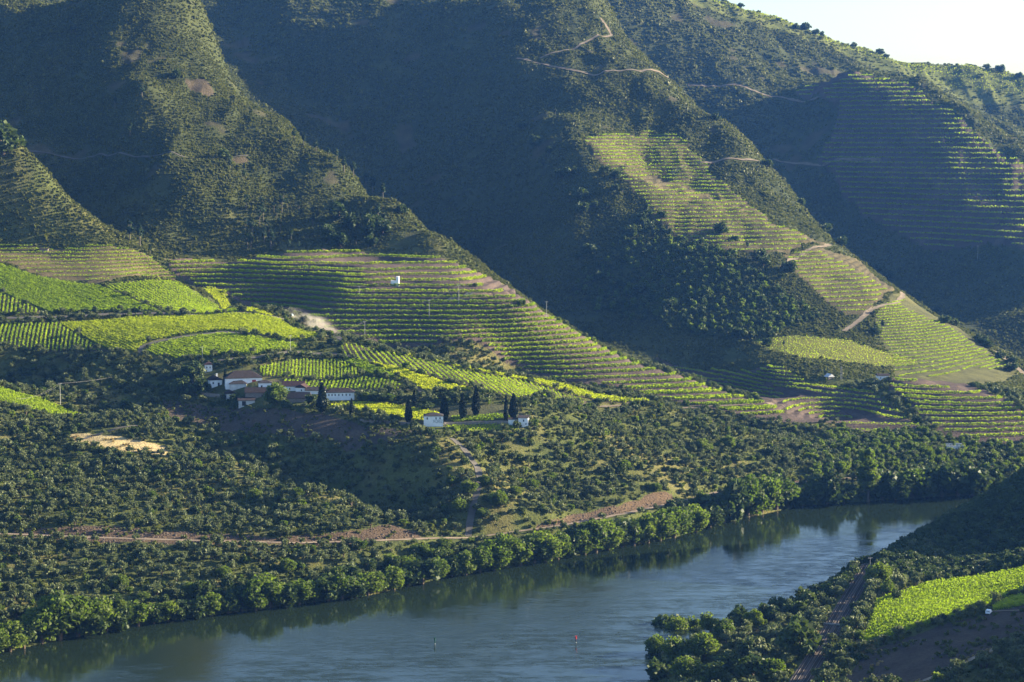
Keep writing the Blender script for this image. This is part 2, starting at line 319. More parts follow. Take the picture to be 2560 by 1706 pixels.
def mix(nt, fac, a, b, mode='MIX'):
    m = node(nt, 'ShaderNodeMix', data_type='RGBA', blend_type=mode)
    if isinstance(fac, (int, float)): m.inputs[0].default_value = fac
    else: nt.links.new(fac, m.inputs[0])
    for s_, v in ((6, a), (7, b)):
        if isinstance(v, tuple): m.inputs[s_].default_value = v + (1,) if len(v) == 3 else v
        else: nt.links.new(v, m.inputs[s_])
    return m.outputs[2]
def solid(name, c, var=.12, scale=1.5, rough=.85):
    m, nt, b = new_mat(name); b.inputs['Roughness'].default_value = rough
    tc = node(nt, 'ShaderNodeTexCoord'); nz = noise_node(nt, scale, 4, tc.outputs['Object'])
    lo = tuple(v * (1 - var) for v in c); hi = tuple(min(1, v * (1 + var)) for v in c)
    nt.links.new(ramp(nt, nz.outputs[0], [(.3, lo), (.7, hi)]).outputs[0], b.inputs['Base Color']); return m
def leaf(name, c1, c2, c3, trans=.45, tc=None, nscale=.35):
    """leaves: three tones by plant and by patch; light passes through them"""
    m, nt, b = new_mat(name)
    oi = node(nt, 'ShaderNodeObjectInfo'); nz = noise_node(nt, nscale, 2)
    at = node(nt, 'ShaderNodeAttribute'); at.attribute_name = 'tone'
    ad = node(nt, 'ShaderNodeMath', operation='ADD'); nt.links.new(oi.outputs['Random'], ad.inputs[0]); nt.links.new(nz.outputs[0], ad.inputs[1])
    a2 = node(nt, 'ShaderNodeMath', operation='ADD'); nt.links.new(ad.outputs[0], a2.inputs[0]); nt.links.new(at.outputs['Fac'], a2.inputs[1])
    dv = node(nt, 'ShaderNodeMath', operation='MULTIPLY'); dv.inputs[1].default_value = .38; nt.links.new(a2.outputs[0], dv.inputs[0])
    r = ramp(nt, dv.outputs[0], [(.2, c1), (.5, c2), (.85, c3)])
    nt.links.new(r.outputs[0], b.inputs['Base Color']); b.inputs['Roughness'].default_value = .55
    tr = node(nt, 'ShaderNodeBsdfTranslucent'); out = nt.nodes['Material Output']; ms = node(nt, 'ShaderNodeMixShader'); ms.inputs[0].default_value = trans
    tcol = mix(nt, 1.0, r.outputs[0], tc or (2.0, 2.2, .8), 'MULTIPLY'); nt.links.new(tcol, tr.inputs[0])
    nt.links.new(b.outputs[0], ms.inputs[1]); nt.links.new(tr.outputs[0], ms.inputs[2]); nt.links.new(ms.outputs[0], out.inputs[0]); return m

M = {}
M['vine'] = leaf('vine_leaf', (.12, .175, .012), (.19, .25, .016), (.27, .32, .022), .5, (1.7, 1.8, .7))
M['vine_yellow'] = leaf('vine_leaf_yellow', (.19, .225, .014), (.28, .31, .018), (.36, .365, .024), .5, (1.7, 1.8, .7))
M['olive'] = leaf('olive_leaf', (.060, .074, .032), (.098, .116, .050), (.144, .160, .076), .25, (1.3, 1.4, .9))
M['scrub'] = leaf('scrub_leaf', (.046, .060, .014), (.082, .096, .022), (.132, .138, .034), .3, (1.5, 1.6, .8))
M['far_scrub'] = leaf('far_scrub_leaf', (.048, .058, .017), (.088, .096, .027), (.135, .135, .042), .3, (1.5, 1.6, .8), .06)
M['lush'] = leaf('broad_leaf', (.045, .068, .013), (.074, .102, .019), (.118, .142, .027), .42, (1.7, 1.9, .7))
M['dark'] = leaf('dark_leaf', (.028, .046, .014), (.045, .066, .020), (.07, .092, .026), .25, (1.4, 1.5, .8))
M['pine'] = leaf('pine_needle', (.022, .042, .02), (.036, .060, .028), (.05, .08, .035), .2, (1.3, 1.4, .9))
M['cypress'] = leaf('cypress_leaf', (.008, .017, .010), (.012, .024, .013), (.018, .032, .016), .05, (1.2, 1.2, .9))
M['straw'] = leaf('dry_grass', (.20, .15, .06), (.33, .26, .12), (.45, .37, .19), .4, (1.3, 1.2, .8))
M['bark'] = solid('bark', (.09, .065, .045), .3, 3)
M['palebark'] = solid('pale_bark', (.11, .095, .075), .3, 2)

def ground_material():
    m, nt, b = new_mat('hillside_ground')
    at = node(nt, 'ShaderNodeAttribute'); at.attribute_name = 'gcol'
    n1 = noise_node(nt, .09, 5); n2 = noise_node(nt, .9, 4, rough=.7); n3 = noise_node(nt, .018, 3)
    c = mix(nt, 1.0, at.outputs['Color'], ramp(nt, n1.outputs[0], [(.25, (.62, .62, .64)), (.5, (1, 1, 1)), (.8, (1.35, 1.3, 1.15))]).outputs[0], 'MULTIPLY')
    c = mix(nt, 1.0, c, ramp(nt, n2.outputs[0], [(.3, (.6, .6, .62)), (.65, (1.25, 1.22, 1.15))]).outputs[0], 'MULTIPLY')
    c = mix(nt, 1.0, c, ramp(nt, n3.outputs[0], [(.3, (.85, .87, .9)), (.7, (1.15, 1.1, 1.05))]).outputs[0], 'MULTIPLY')
    nt.links.new(c, b.inputs['Base Color']); b.inputs['Roughness'].default_value = 1; b.inputs['Specular IOR Level'].default_value = .05
    bp = node(nt, 'ShaderNodeBump'); bp.inputs['Strength'].default_value = .9; bp.inputs['Distance'].default_value = 1.2
    nt.links.new(n2.outputs[0], bp.inputs['Height']); nt.links.new(bp.outputs[0], b.inputs['Normal']); return m
M['ground'] = ground_material()
def water_material():
    m, nt, b = new_mat('river_water')
    g = node(nt, 'ShaderNodeNewGeometry'); mp = node(nt, 'ShaderNodeMapping'); mp.inputs['Rotation'].default_value = (0, 0, radians(-8)); nt.links.new(g.outputs['Position'], mp.inputs[0])
    mp.inputs['Scale'].default_value = (.42, 1.1, 1)
    n0 = noise_node(nt, .045, 7, mp.outputs[0], .70); n1 = noise_node(nt, .006, 2)
    wv = noise_node(nt, .55, 4, mp.outputs[0], .7)
    ad = node(nt, 'ShaderNodeMath', operation='MULTIPLY_ADD'); nt.links.new(n1.outputs[0], ad.inputs[0]); ad.inputs[1].default_value = .55; nt.links.new(n0.outputs[0], ad.inputs[2])
    p0 = ramp(nt, ad.outputs[0], [(.68, (0, 0, 0)), (.82, (1, 1, 1))])     # ruffled patches in mid stream
    fine = noise_node(nt, .22, 5, mp.outputs[0], .75); pf = ramp(nt, fine.outputs[0], [(.44, (.05, .05, .05)), (.58, (1, 1, 1))])
    patch = node(nt, 'ShaderNodeMath', operation='MULTIPLY'); nt.links.new(p0.outputs[0], patch.inputs[0]); nt.links.new(pf.outputs[0], patch.inputs[1])
    at = node(nt, 'ShaderNodeAttribute'); at.attribute_name = 'calm'
    pm = node(nt, 'ShaderNodeMath', operation='MULTIPLY'); nt.links.new(patch.outputs[0], pm.inputs[0]); nt.links.new(at.outputs['Fac'], pm.inputs[1])
    rr = node(nt, 'ShaderNodeMapRange'); rr.inputs[3].default_value = .05; rr.inputs[4].default_value = .37; nt.links.new(pm.outputs[0], rr.inputs[0]); nt.links.new(rr.outputs[0], b.inputs['Roughness'])
    b.inputs['Base Color'].default_value = (.010, .017, .009, 1); b.inputs['IOR'].default_value = 1.33; b.inputs['Specular IOR Level'].default_value = .5
    bs = node(nt, 'ShaderNodeMapRange'); bs.inputs[3].default_value = .07; bs.inputs[4].default_value = .8; nt.links.new(pm.outputs[0], bs.inputs[0])
    bp = node(nt, 'ShaderNodeBump'); bp.inputs['Distance'].default_value = .35; nt.links.new(bs.outputs[0], bp.inputs['Strength']); nt.links.new(wv.outputs[0], bp.inputs['Height']); nt.links.new(bp.outputs[0], b.inputs['Normal']); return m
M['water'] = water_material()

# ------------------------------------------------------------------ mesh and object helpers
def mesh_np(name, v, f, mats=(), attr=None, smooth=False, mi=None):
    v = np.asarray(v, np.float32); f = np.asarray(f, np.int32); me = bpy.data.meshes.new(name); k = f.shape[1]
    me.vertices.add(len(v)); me.vertices.foreach_set('co', v.ravel()); me.loops.add(f.size); me.loops.foreach_set('vertex_index', f.ravel())
    me.polygons.add(len(f)); me.polygons.foreach_set('loop_start', np.arange(len(f), dtype=np.int32) * k)
    try: me.polygons.foreach_set('loop_total', np.full(len(f), k, np.int32))
    except Exception: pass
    if mi is not None: me.polygons.foreach_set('material_index', np.asarray(mi, np.int32))
    me.polygons.foreach_set('use_smooth', np.full(len(f), bool(smooth)))
    me.update(calc_edges=True)
    for m in mats: me.materials.append(m)
    for nm, (typ, dom, arr) in (attr or {}).items():
        a = me.attributes.new(nm, typ, dom); a.data.foreach_set('color' if typ == 'FLOAT_COLOR' else ('vector' if typ == 'FLOAT_VECTOR' else 'value'), np.asarray(arr, np.float32).ravel())
    return me
def tag(o, label=None, cat=None, group=None, kind=None):
    for k, v in (('label', label), ('category', cat), ('group', group), ('kind', kind)):
        if v: o[k] = v
    return o
def link(name, me, parent=None, loc=None, rot=0, sc=None):
    o = bpy.data.objects.new(name, me); COL.objects.link(o)
    if parent is not None: o.parent = parent
    if loc is not None: o.location = loc
    if rot: o.rotation_euler = (0, 0, rot)
    if sc is not None: o.scale = (sc, sc, sc) if np.isscalar(sc) else sc
    return o
def thing(name, loc, rot, label, cat, group=None, sc=None):
    return tag(link(name, None, None, loc, rot, sc), label, cat, group)

def leaves(centers, size, rs, flat=.0, up=None):
    """one small quad per centre, turned at random; returns vertices and faces"""
    n_ = len(centers); a = rs.normal(size=(n_, 3)); a /= np.linalg.norm(a, axis=1)[:, None]
    b = rs.normal(size=(n_, 3)); b -= (a * b).sum(1)[:, None] * a; b /= np.linalg.norm(b, axis=1)[:, None]
    s = size * rs.uniform(.6, 1.3, (n_, 1)); c = centers
    v = np.stack([c - a * s - b * s * .7, c + a * s - b * s * .7, c + a * s * .8 + b * s * .7, c - a * s * .8 + b * s * .7], 1).reshape(-1, 3)
    return v, np.arange(4 * n_).reshape(-1, 4)
def crown_mesh(name, mat, seed, lobes, n_, size, rx, rz, cz, lob=.42, cone=0.0, tone=.5):
    """crown of leaf clumps: lobes spread through an ellipsoid, leaves on and in every lobe"""
    rs = np.random.RandomState(seed); L = []
    for i in range(lobes):
        d = rs.normal(size=3); d /= np.linalg.norm(d); r = rs.uniform(.35, .72); h = d[2] * r
        w = 1.0 - cone * (h + 1) / 2
        L.append((d[0] * r * rx * w, d[1] * r * rx * w, cz + h * rz, rs.uniform(.7, 1.15) * lob * min(rx, rz) * w, rs.uniform(0, 1)))
    L = np.array(L); pick = rs.randint(0, lobes, n_); d = rs.normal(size=(n_, 3)); d /= np.linalg.norm(d, axis=1)[:, None]
    rr = rs.uniform(.55, 1.05, (n_, 1)); c = L[pick, :3] + d * rr * L[pick, 3][:, None]
    v, f = leaves(c, size, rs); tn = np.repeat(L[pick, 4] * tone, 4)
    return mesh_np(name, v, f, [mat], {'tone': ('FLOAT', 'POINT', tn)})
def tube(pts_, radii, k=6):
    pts_ = np.asarray(pts_, float); vs_ = []; fs = []
    for i, (p, r) in enumerate(zip(pts_, radii)):
        d = pts_[min(i + 1, len(pts_) - 1)] - pts_[max(i - 1, 0)]; d /= np.linalg.norm(d) + 1e-9
        u = np.cross(d, [0, 0, 1.0]) if abs(d[2]) < .9 else np.cross(d, [1.0, 0, 0]); u /= np.linalg.norm(u); w = np.cross(d, u)
        for j in range(k): t = 2 * pi * j / k; vs_.append(p + r * (cos(t) * u + sin(t) * w))
    for i in range(len(pts_) - 1):
        for j in range(k): a = i * k + j; b = i * k + (j + 1) % k; fs.append((a, b, b + k, a + k))
    return np.array(vs_), np.array(fs)
def join(parts):
    V = []; Fs = []; o = 0
    for v, f in parts: V.append(v); Fs.append(np.asarray(f) + o); o += len(v)
    return np.concatenate(V), np.concatenate(Fs)
def trunk_mesh(name, mat, h, r, seed, branches=3, spread=.35):
    rs = np.random.RandomState(seed); parts = []
    b = [(0, 0, -.6), (rs.uniform(-.1, .1) * h * .3, rs.uniform(-.1, .1) * h * .3, h * .4), (rs.uniform(-.15, .15) * h * .4, rs.uniform(-.15, .15) * h * .4, h)]
    parts.append(tube(b, [r * 1.3, r, r * .5]))
    for i in range(branches):
        t = rs.uniform(0, 2 * pi); s = h * spread
        parts.append(tube([b[1], (b[1][0] + cos(t) * s * .5, b[1][1] + sin(t) * s * .5, h * .75), (b[1][0] + cos(t) * s, b[1][1] + sin(t) * s, h * 1.15)], [r * .7, r * .5, r * .2], 5))
    v, f = join(parts); return mesh_np(name, v, f, [mat], smooth=True)

# ------------------------------------------------------------------ the ground: one sheet, finer where the fields are
def gcolor(x, y, z):
    n_ = len(x); c = np.zeros((n_, 3)); c[:] = (.076, .090, .030)                       # olive brown litter between shrubs
    wild = np.clip((y - 1400) / 150, 0, 1)[:, None]; c = c * (1 - wild) + np.array((.046, .056, .024)) * wild
    bare = (np.clip((fbm(x, y, 34, 44) - .73) * 16, 0, 1) * np.clip((z - 70) / 60, 0, 1) * wild[:, 0])[:, None]; c = c * (1 - bare) + np.array((.062, .058, .034)) * bare
    nn = fbm(x, y, 30, 20); dry = np.clip((nn - .52) * 6, 0, 1)[:, None] * (1 - wild); c = c * (1 - dry * .7) + np.array((.155, .140, .058)) * dry * .7
    soil = np.array((.085, .066, .060)); rocks = np.array((.20, .15, .125))
    def put(k, col, a=1.0):
        m = inside(R[k], x, y); c[m] = c[m] * (1 - a) + np.array(col) * a
    put('Bare1', (.075, .062, .05)); put('Bare2', (.060, .052, .045)); put('Quay', (.15, .112, .092))
    for k in ('C', 'D1', 'D2', 'F'): put(k, soil * (1.1 if k == 'C' else 1))
    for k in ('E1', 'E2'): put(k, (.082, .072, .042))
    put('E3', (.085, .088, .04)); put('A8', (.105, .088, .052)); put('M', (.12, .125, .036))
    for k in ('A1', 'A3', 'A4', 'A5', 'A6', 'B2', 'B3', 'B6', 'B7', 'Hv', 'G', 'G2'): put(k, (.075, .10, .03))
    for k in ('A2', 'A7', 'B1', 'B1b', 'B4', 'B5'): put(k, (.085, .078, .055))
    put('Lawn', (.07, .075, .04)); put('Rock1', (.08, .066, .045)); put('Rock2', (.075, .062, .04)); put('B8', (.15, .165, .045)); put('Dry', (.38, .31, .17)); put('Soil2', (.25, .19, .13))
    for k in ('Cut', 'Cut2', 'Cut3'): put(k, (.095, .068, .048))
    m = (y > 2850) & (z > 250); c[m] = (.085, .10, .03)
    return c
rad = np.concatenate([np.arange(440, 640, 4), np.arange(640, 1040, 1.7), np.arange(1040, 1440, 1.25), np.arange(1440, 2100, 2.6), np.arange(2100, 2980, 4.5), np.arange(2980, 3380, 20)])
azi = np.radians(np.linspace(-19.5, 19.5, 1250)); NR, NA = len(rad), len(azi)
TX = np.tan(azi)[None] * rad[:, None]; TY = np.repeat(rad[:, None], NA, 1); TZ = Hf(TX.ravel(), TY.ravel()).reshape(NR, NA)
tv = np.stack([TX, TY, TZ], 2).reshape(-1, 3); ti = np.arange((NR - 1) * NA).reshape(NR - 1, NA)[:, :-1]
tf = np.stack([ti, ti + 1, ti + NA + 1, ti + NA], 2).reshape(-1, 4)
gc = gcolor(tv[:, 0], tv[:, 1], tv[:, 2])
terrain = link('hillside_ground', mesh_np('hillside_ground', tv, tf, [M['ground']], {'gcol': ('FLOAT_COLOR', 'POINT', np.concatenate([gc, np.ones((len(gc), 1))], 1))}, smooth=True))
tag(terrain, kind='structure')
# highest line of sight so far along every azimuth: tells what the camera can see
ANG = (TZ - CAMZ) / TY; RUN = np.maximum.accumulate(ANG, axis=0)
def seen(x, y, z, lift=10.0, back=1.0):
    a = np.arctan2(x, y); ia = np.clip(((a - azi[0]) / (azi[1] - azi[0])).astype(int), 0, NA - 1); ir = np.clip(np.searchsorted(rad, y - 12) - 1, 0, NR - 1)
    return (z + lift - CAMZ) / y >= RUN[ir, ia]

# river
wx, wy = np.meshgrid(np.linspace(-1300, 1500, 180), np.linspace(380, 1500, 120)); wv_ = np.stack([wx.ravel(), wy.ravel(), np.zeros(wx.size)], 1)
dfar = dist_line(far, wv_[:, 0], wv_[:, 1]); dnear = dist_line(near, wv_[:, 0], wv_[:, 1])
calm = np.clip((dfar - 34) / 80, 0, 1)
wi = np.arange(119 * 180).reshape(119, 180)[:, :-1]; wf = np.stack([wi, wi + 1, wi + 181, wi + 180], 2).reshape(-1, 4)
tag(link('river', mesh_np('river', wv_, wf, [M['water']], {'calm': ('FLOAT', 'POINT', calm)}, smooth=True)), kind='structure')

# tracks
def ribbon(name, line, w, mat, lift=.22, label=None):
    l = resample(line, 3.0); t = np.gradient(l, axis=0); t /= np.linalg.norm(t, axis=1)[:, None] + 1e-9; nrm = np.stack([-t[:, 1], t[:, 0]], 1)
    rs = np.random.RandomState(len(l)); cols = []
    for k in (-1, -.5, 0, .5, 1):
        q = l + nrm * (w / 2 * k * (1 + (.15 * rs.normal(size=(len(l), 1)) if abs(k) == 1 else 0))); cols.append(np.stack([q[:, 0], q[:, 1], Hf(q[:, 0].copy(), q[:, 1].copy()) + lift], 1))
    cols = np.array(cols); zc = cols[2, :, 2]; cols[:, :, 2] = .5 * cols[:, :, 2] + .5 * np.maximum(cols[:, :, 2], zc)
    v = cols.transpose(1, 0, 2).reshape(-1, 3); i = (np.arange(len(l) - 1)[:, None] * 5 + np.arange(4)[None]); f = np.stack([i, i + 1, i + 6, i + 5], 2).reshape(-1, 4)
    return tag(link(name, mesh_np(name, v, f, [mat], smooth=True)), kind='structure')
M['dust'] = solid('dirt_track', (.15, .118, .085), .25, .25, 1); M['gravel'] = solid('grey_track', (.095, .085, .075), .25, .3, 1); M['pale'] = solid('pale_track', (.26, .21, .15), .25, .25, 1)
TM = {'field_track': 'gravel', 'farm_track': 'gravel', 'gully_track': 'gravel', 'curved_track': 'gravel', 'mound_track': 'pale', 'cliff_track': 'dust', 'verge_track': 'pale', 'olive_track': 'gravel', 'spur_track': 'gravel'}
for k, (ln, w) in LINES.items(): ribbon('dirt_track', ln, w, M[TM.get(k, 'dust')])
M['road'] = solid('river_road_dirt', (.19, .145, .105), .3, .25, 1)
ribbon('river_road', ROADP, 2.9, M['road'], .15)

# ------------------------------------------------------------------ growth that nobody could count: instances of leafy shrubs on points
def scatter(name, pos, scl, sources, label, kind='stuff', seed=1, cat=None):
    rs = np.random.RandomState(seed); n_ = len(pos)
    me = bpy.data.meshes.new(name); me.vertices.add(n_); me.vertices.foreach_set('co', np.asarray(pos, np.float32).ravel()); me.update()
    for nm, typ, arr in (('scl', 'FLOAT', scl), ('rz', 'FLOAT', rs.uniform(0, 6.28, n_))):
        a = me.attributes.new(nm, typ, 'POINT'); a.data.foreach_set('value', np.asarray(arr, np.float32))
    a = me.attributes.new('vid', 'INT', 'POINT'); a.data.foreach_set('value', rs.randint(0, len(sources), n_).astype(np.int32))
    o = link(name, me); coll = bpy.data.collections.new(name + '_source')
    for s_ in sources: coll.objects.link(s_)
    ng = bpy.data.node_groups.new(name, 'GeometryNodeTree'); ng.interface.new_socket('Geometry', in_out='INPUT', socket_type='NodeSocketGeometry'); ng.interface.new_socket('Geometry', in_out='OUTPUT', socket_type='NodeSocketGeometry')
    gi = ng.nodes.new('NodeGroupInput'); go = ng.nodes.new('NodeGroupOutput'); ip = ng.nodes.new('GeometryNodeInstanceOnPoints'); ci = ng.nodes.new('GeometryNodeCollectionInfo')
    ci.inputs['Collection'].default_value = coll; ci.inputs['Separate Children'].default_value = True; ci.inputs['Reset Children'].default_value = True
    def na(nm, dt):
        q = ng.nodes.new('GeometryNodeInputNamedAttribute'); q.data_type = dt; q.inputs['Name'].default_value = nm; return q.outputs['Attribute']
    cx = ng.nodes.new('ShaderNodeCombineXYZ'); ng.links.new(na('rz', 'FLOAT'), cx.inputs['Z']); L = ng.links.new
    L(gi.outputs[0], ip.inputs['Points']); L(ci.outputs[0], ip.inputs['Instance']); ip.inputs['Pick Instance'].default_value = True
    L(na('vid', 'INT'), ip.inputs['Instance Index']); L(cx.outputs[0], ip.inputs['Rotation']); L(na('scl', 'FLOAT'), ip.inputs['Scale']); L(ip.outputs[0], go.inputs[0])
    md = o.modifiers.new('growth', 'NODES'); md.node_group = ng
    return tag(o, label, cat, kind=kind)
def src(name, me): return bpy.data.objects.new(name, me)
def jgrid(x0, x1, y0, y1, s, seed):
    rs = np.random.RandomState(seed); X, Y = np.meshgrid(np.arange(x0, x1, s), np.arange(y0, y1, s)); X = X.ravel() + rs.uniform(-.45, .45, X.size) * s; Y = Y.ravel() + rs.uniform(-.45, .45, Y.size) * s
    m = np.abs(X) < Y * .305; return X[m], Y[m], rs
FIELDS = ['A1', 'A2', 'A3', 'A4', 'A5', 'A6', 'A7', 'A8', 'B1', 'B1b', 'B2', 'B3', 'B4', 'B5', 'B6', 'B7', 'B8', 'C', 'D1', 'D2', 'E1', 'E2', 'E3', 'M', 'F', 'G', 'G2', 'Hv', 'Dry', 'Soil2']
def free(x, y, extra=(), gap=2.5):
    m = ~inside(river, x, y)
    for k in FIELDS + list(extra): m &= ~inside(R[k], x, y)
    for ln, w in LINES.values(): m &= dist_line(ln, x, y) > w / 2 + gap
    m &= dist_line(ROADP, x, y) > 3; m &= dist_line(RAILP, x, y) > 4.6
    return m
FARM = plan([(515,925),(640,925),(770,962),(890,968),(892,1004),(760,1012),(640,1018),(555,995),(515,968)], 1000, 1240)

def blob_sources(nm, mat, seeds, lobes, n_, size, r, rz, cz=.7, lob=.5):
    return [src(nm, crown_mesh(nm, mat, s, lobes, n_, size, r, rz, cz, lob)) for s in seeds]
shrubs = blob_sources('shrub', M['scrub'], (1, 2, 3, 4), 4, 70, .40, 1.5, .95, .7, .75)
farshrubs = blob_sources('far_shrub', M['far_scrub'], (5, 6, 7), 5, 56, .40, 1.4, .75, .45, .8)

# far hillsides
def hill_scrub(name, y0, y1, s, size, seed, srcs, label):
    x, y, rs = jgrid(-900, 1000, y0, y1, s, seed); m = free(x, y, ('Quay', 'Rock1', 'Rock2', 'Rock3'), 1.5); x, y = x[m], y[m]
    z = Hf(x, y); m = seen(x, y, z, 6) & (z > 2); m = m & ((y < 2850) | (rs.uniform(size=len(x)) < .25)); x, y, z = x[m], y[m], z[m]
    k = (fbm(x, y, 26, 31) + rs.uniform(-.25, .25, len(x))) > .30; k &= fbm(x, y, 34, 44) < .745 + rs.uniform(-.03, .03, len(x)); x, y, z = x[k], y[k], z[k]
    big = np.clip(fbm(x, y, 60, 40) * 1.6 - .3, 0, 1)
    sc = size * (.55 + rs.gamma(1.6, .24, len(x)) + .45 * big)
    print(name, len(x)); return scatter(name, np.stack([x, y, z - .15], 1), sc, srcs, label, seed=seed)
hill_scrub('hillside_scrub', 1360, 1830, 2.05, .72, 11, farshrubs, 'dense green scrub covering the wooded spurs behind the farm')
farshrubs2 = blob_sources('far_shrub', M['far_scrub'], (8, 9, 10), 5, 56, .40, 1.4, .75, .45, .8)
hill_scrub('mountain_scrub', 1830, 2330, 2.75, .96, 12, farshrubs2, 'dark green scrub covering the tall central ridge')
farshrubs3 = blob_sources('far_shrub', M['far_scrub'], (11, 12, 13), 5, 56, .40, 1.4, .75, .45, .8)
hill_scrub('distant_scrub', 2330, 3000, 3.8, 1.33, 13, farshrubs3, 'distant blue green scrub on the farthest hill')

# near slopes: olives, small broadleaf trees and low scrub between them
EXC = ('Cut', 'Cut2', 'Cut3', 'Quay', 'Lawn', 'Front')
EXS = ('Quay', 'Lawn', 'Front')
near_shrubs = blob_sources('shrub', M['scrub'], (21, 22, 23, 24), 4, 90, .30, 1.3, .8, .55, .75)
x, y, rs = jgrid(-460, 480, 560, 1400, 2.5, 14); m = free(x, y, EXS, .6) & ~inside(FARM, x, y); x, y = x[m], y[m]; z = Hf(x, y); m = seen(x, y, z, 5); x, y, z = x[m], y[m], z[m]
k = (fbm(x, y, 14, 50) + rs.uniform(-.2, .2, len(x))) > np.where(inside(R['Bare1'], x, y), .62, np.where(inside(R['Bare2'], x, y), .66, np.where(inside(R['Cut'], x, y) | inside(R['Cut2'], x, y), .60, .40))); x, y, z = x[k], y[k], z[k]; print('near scrub', len(x))
scatter('valley_scrub', np.stack([x, y, z - .1], 1), .45 + rs.gamma(2, .2, len(x)), near_shrubs, 'low green scrub growing between the olive trees on the valley slopes', seed=14)

def tree_proto(kind, seed):
    """(trunk mesh, crown mesh) of one tree, about its natural height in metres"""
    if kind == 'olive': return trunk_mesh('trunk', M['bark'], 1.9, .22, seed, 3, .5), crown_mesh('crown', M['olive'], seed, 9, 330, .30, 2.5, 1.6, 2.9, .62)
    if kind == 'lush': return trunk_mesh('trunk', M['bark'], 5, .35, seed, 4), crown_mesh('crown', M['lush'], seed, 34, 2700, .31, 4.8, 4.6, 4.5, .36)
    if kind == 'oak': return trunk_mesh('trunk', M['bark'], 3.5, .3, seed, 4), crown_mesh('crown', M['dark'], seed, 13, 800, .42, 3.8, 3.0, 3.1, .5)
    if kind == 'pine': return trunk_mesh('trunk', M['palebark'], 9, .24, seed, 3, .1), crown_mesh('crown', M['pine'], seed, 14, 520, .42, 2.3, 5.2, 8.0, .55, .75)
    if kind == 'eucalyptus': return trunk_mesh('trunk', M['palebark'], 11, .26, seed, 4, .15), crown_mesh('crown', M['pine'], seed, 9, 480, .42, 2.6, 4.6, 10.5, .45)
    if kind == 'poplar': return trunk_mesh('trunk', M['bark'], 8, .35, seed, 3, .1), crown_mesh('crown', M['lush'], seed, 22, 1300, .45, 3.4, 8.2, 9.0, .5, .25)
    if kind == 'cypress':
        rs = np.random.RandomState(seed); n_ = 2600; t = rs.beta(1.1, 1.25, n_); rr = np.where(t < .22, .45 + t / .22 * .55, (1 - (t - .22) / .78) ** .62) * 2.0
        a = rs.uniform(0, 6.283, n_); ra = rr * np.sqrt(rs.uniform(.35, 1.0, n_)) * (1 + .10 * np.sin(3 * a + 5 * t)); c = np.stack([np.cos(a) * ra, np.sin(a) * ra, 1.1 + t * 13.9], 1)
        v, f = leaves(c, .34, rs); return trunk_mesh('trunk', M['bark'], 2.5, .3, seed, 0), mesh_np('crown', v, f, [M['cypress']], {'tone': ('FLOAT', 'POINT', np.zeros(len(v)))})
PROTO = {k: [tree_proto(k, 100 + 7 * i + j * 31) for i in range(n_)] for j, (k, n_) in enumerate((('olive', 5), ('lush', 6), ('oak', 4), ('pine', 4), ('eucalyptus', 3), ('poplar', 2), ('cypress', 3)))}
NATH = {'olive': 4.6, 'lush': 10.0, 'oak': 6.8, 'pine': 13.0, 'eucalyptus': 15.0, 'poplar': 17.5, 'cypress': 15.0}
NAMES = {'olive': 'olive_tree', 'lush': 'riverside_tree', 'oak': 'oak_tree', 'pine': 'pine_tree', 'eucalyptus': 'eucalyptus_tree', 'poplar': 'poplar_tree', 'cypress': 'cypress_tree'}
PLACED = []
def tree(kind, x, y, z, h, label, group=None, wide=1.0, rs=random.Random(5), cat='tree'):
    tm, cm = PROTO[kind][rs.randrange(len(PROTO[kind]))]; s = h / NATH[kind]
    t = thing(NAMES[kind], (x, y, z - .1), rs.uniform(0, 6.28), label, cat, group, (s * wide, s * wide, s))
    link('trunk', tm, t); link('crown', cm, t); PLACED.append((x, y, h)); return t
def tree_px(kind, px, py, hpx, label, group=None, wide=1.0, dmin=430, dmax=3300):
    x, y, z = hitf(px, py, dmin, dmax); return tree(kind, x, y, z, hpx * y / F * 1.02, label, group, wide)

ORD = lambda i: '%d%s' % (i, 'th' if 10 < i % 100 < 14 else {1: 'st', 2: 'nd', 3: 'rd'}.get(i % 10, 'th'))
# olives: the 300 that show largest are trees of their own
x, y, rs = jgrid(-460, 470, 640, 1330, 5.1, 15); zs = H0(x, y); ex = (H0(x + 3, y) - H0(x - 3, y)) / 6; ey = (H0(x, y + 3) - H0(x, y - 3)) / 6; g2 = ex * ex + ey * ey + .01; dz = np.round(zs / 1.5) * 1.5 - zs; sn = (rs.uniform(size=len(x)) < .85) * .85   # planted in rows along the slope
x = x + np.clip(dz / g2 * ex, -4, 4) * sn; y = y + np.clip(dz / g2 * ey, -4, 4) * sn
m = free(x, y, EXC + ('Bare1', 'Bare2'), 1.2) & ~inside(FARM, x, y) & (dist_line(far, x, y) > 11) & (dist_line(near, x, y) > 7); x, y = x[m], y[m]
z = Hf(x, y); m = seen(x, y, z, 4) & (rs.uniform(size=len(x)) < .80) & ~((y < 1000) & (x > 150) & (dist_line(RAILP, x, y) > 60) & (y > 850)); x, y, z = x[m], y[m], z[m]
h = np.clip(rs.normal(4.3, .8, len(x)), 2.6, 6.4); pxx, pyy = project(x, y, z); fr = (pxx > 5) & (pxx < 2555) & (pyy > 0) & (pyy < 1690)
fr &= seen(x, y, z, 0); rank = np.argsort(-(h / y) * fr); first = rank[:300]; rest = rank[300:]
print('olives', len(x))
ordn = {}
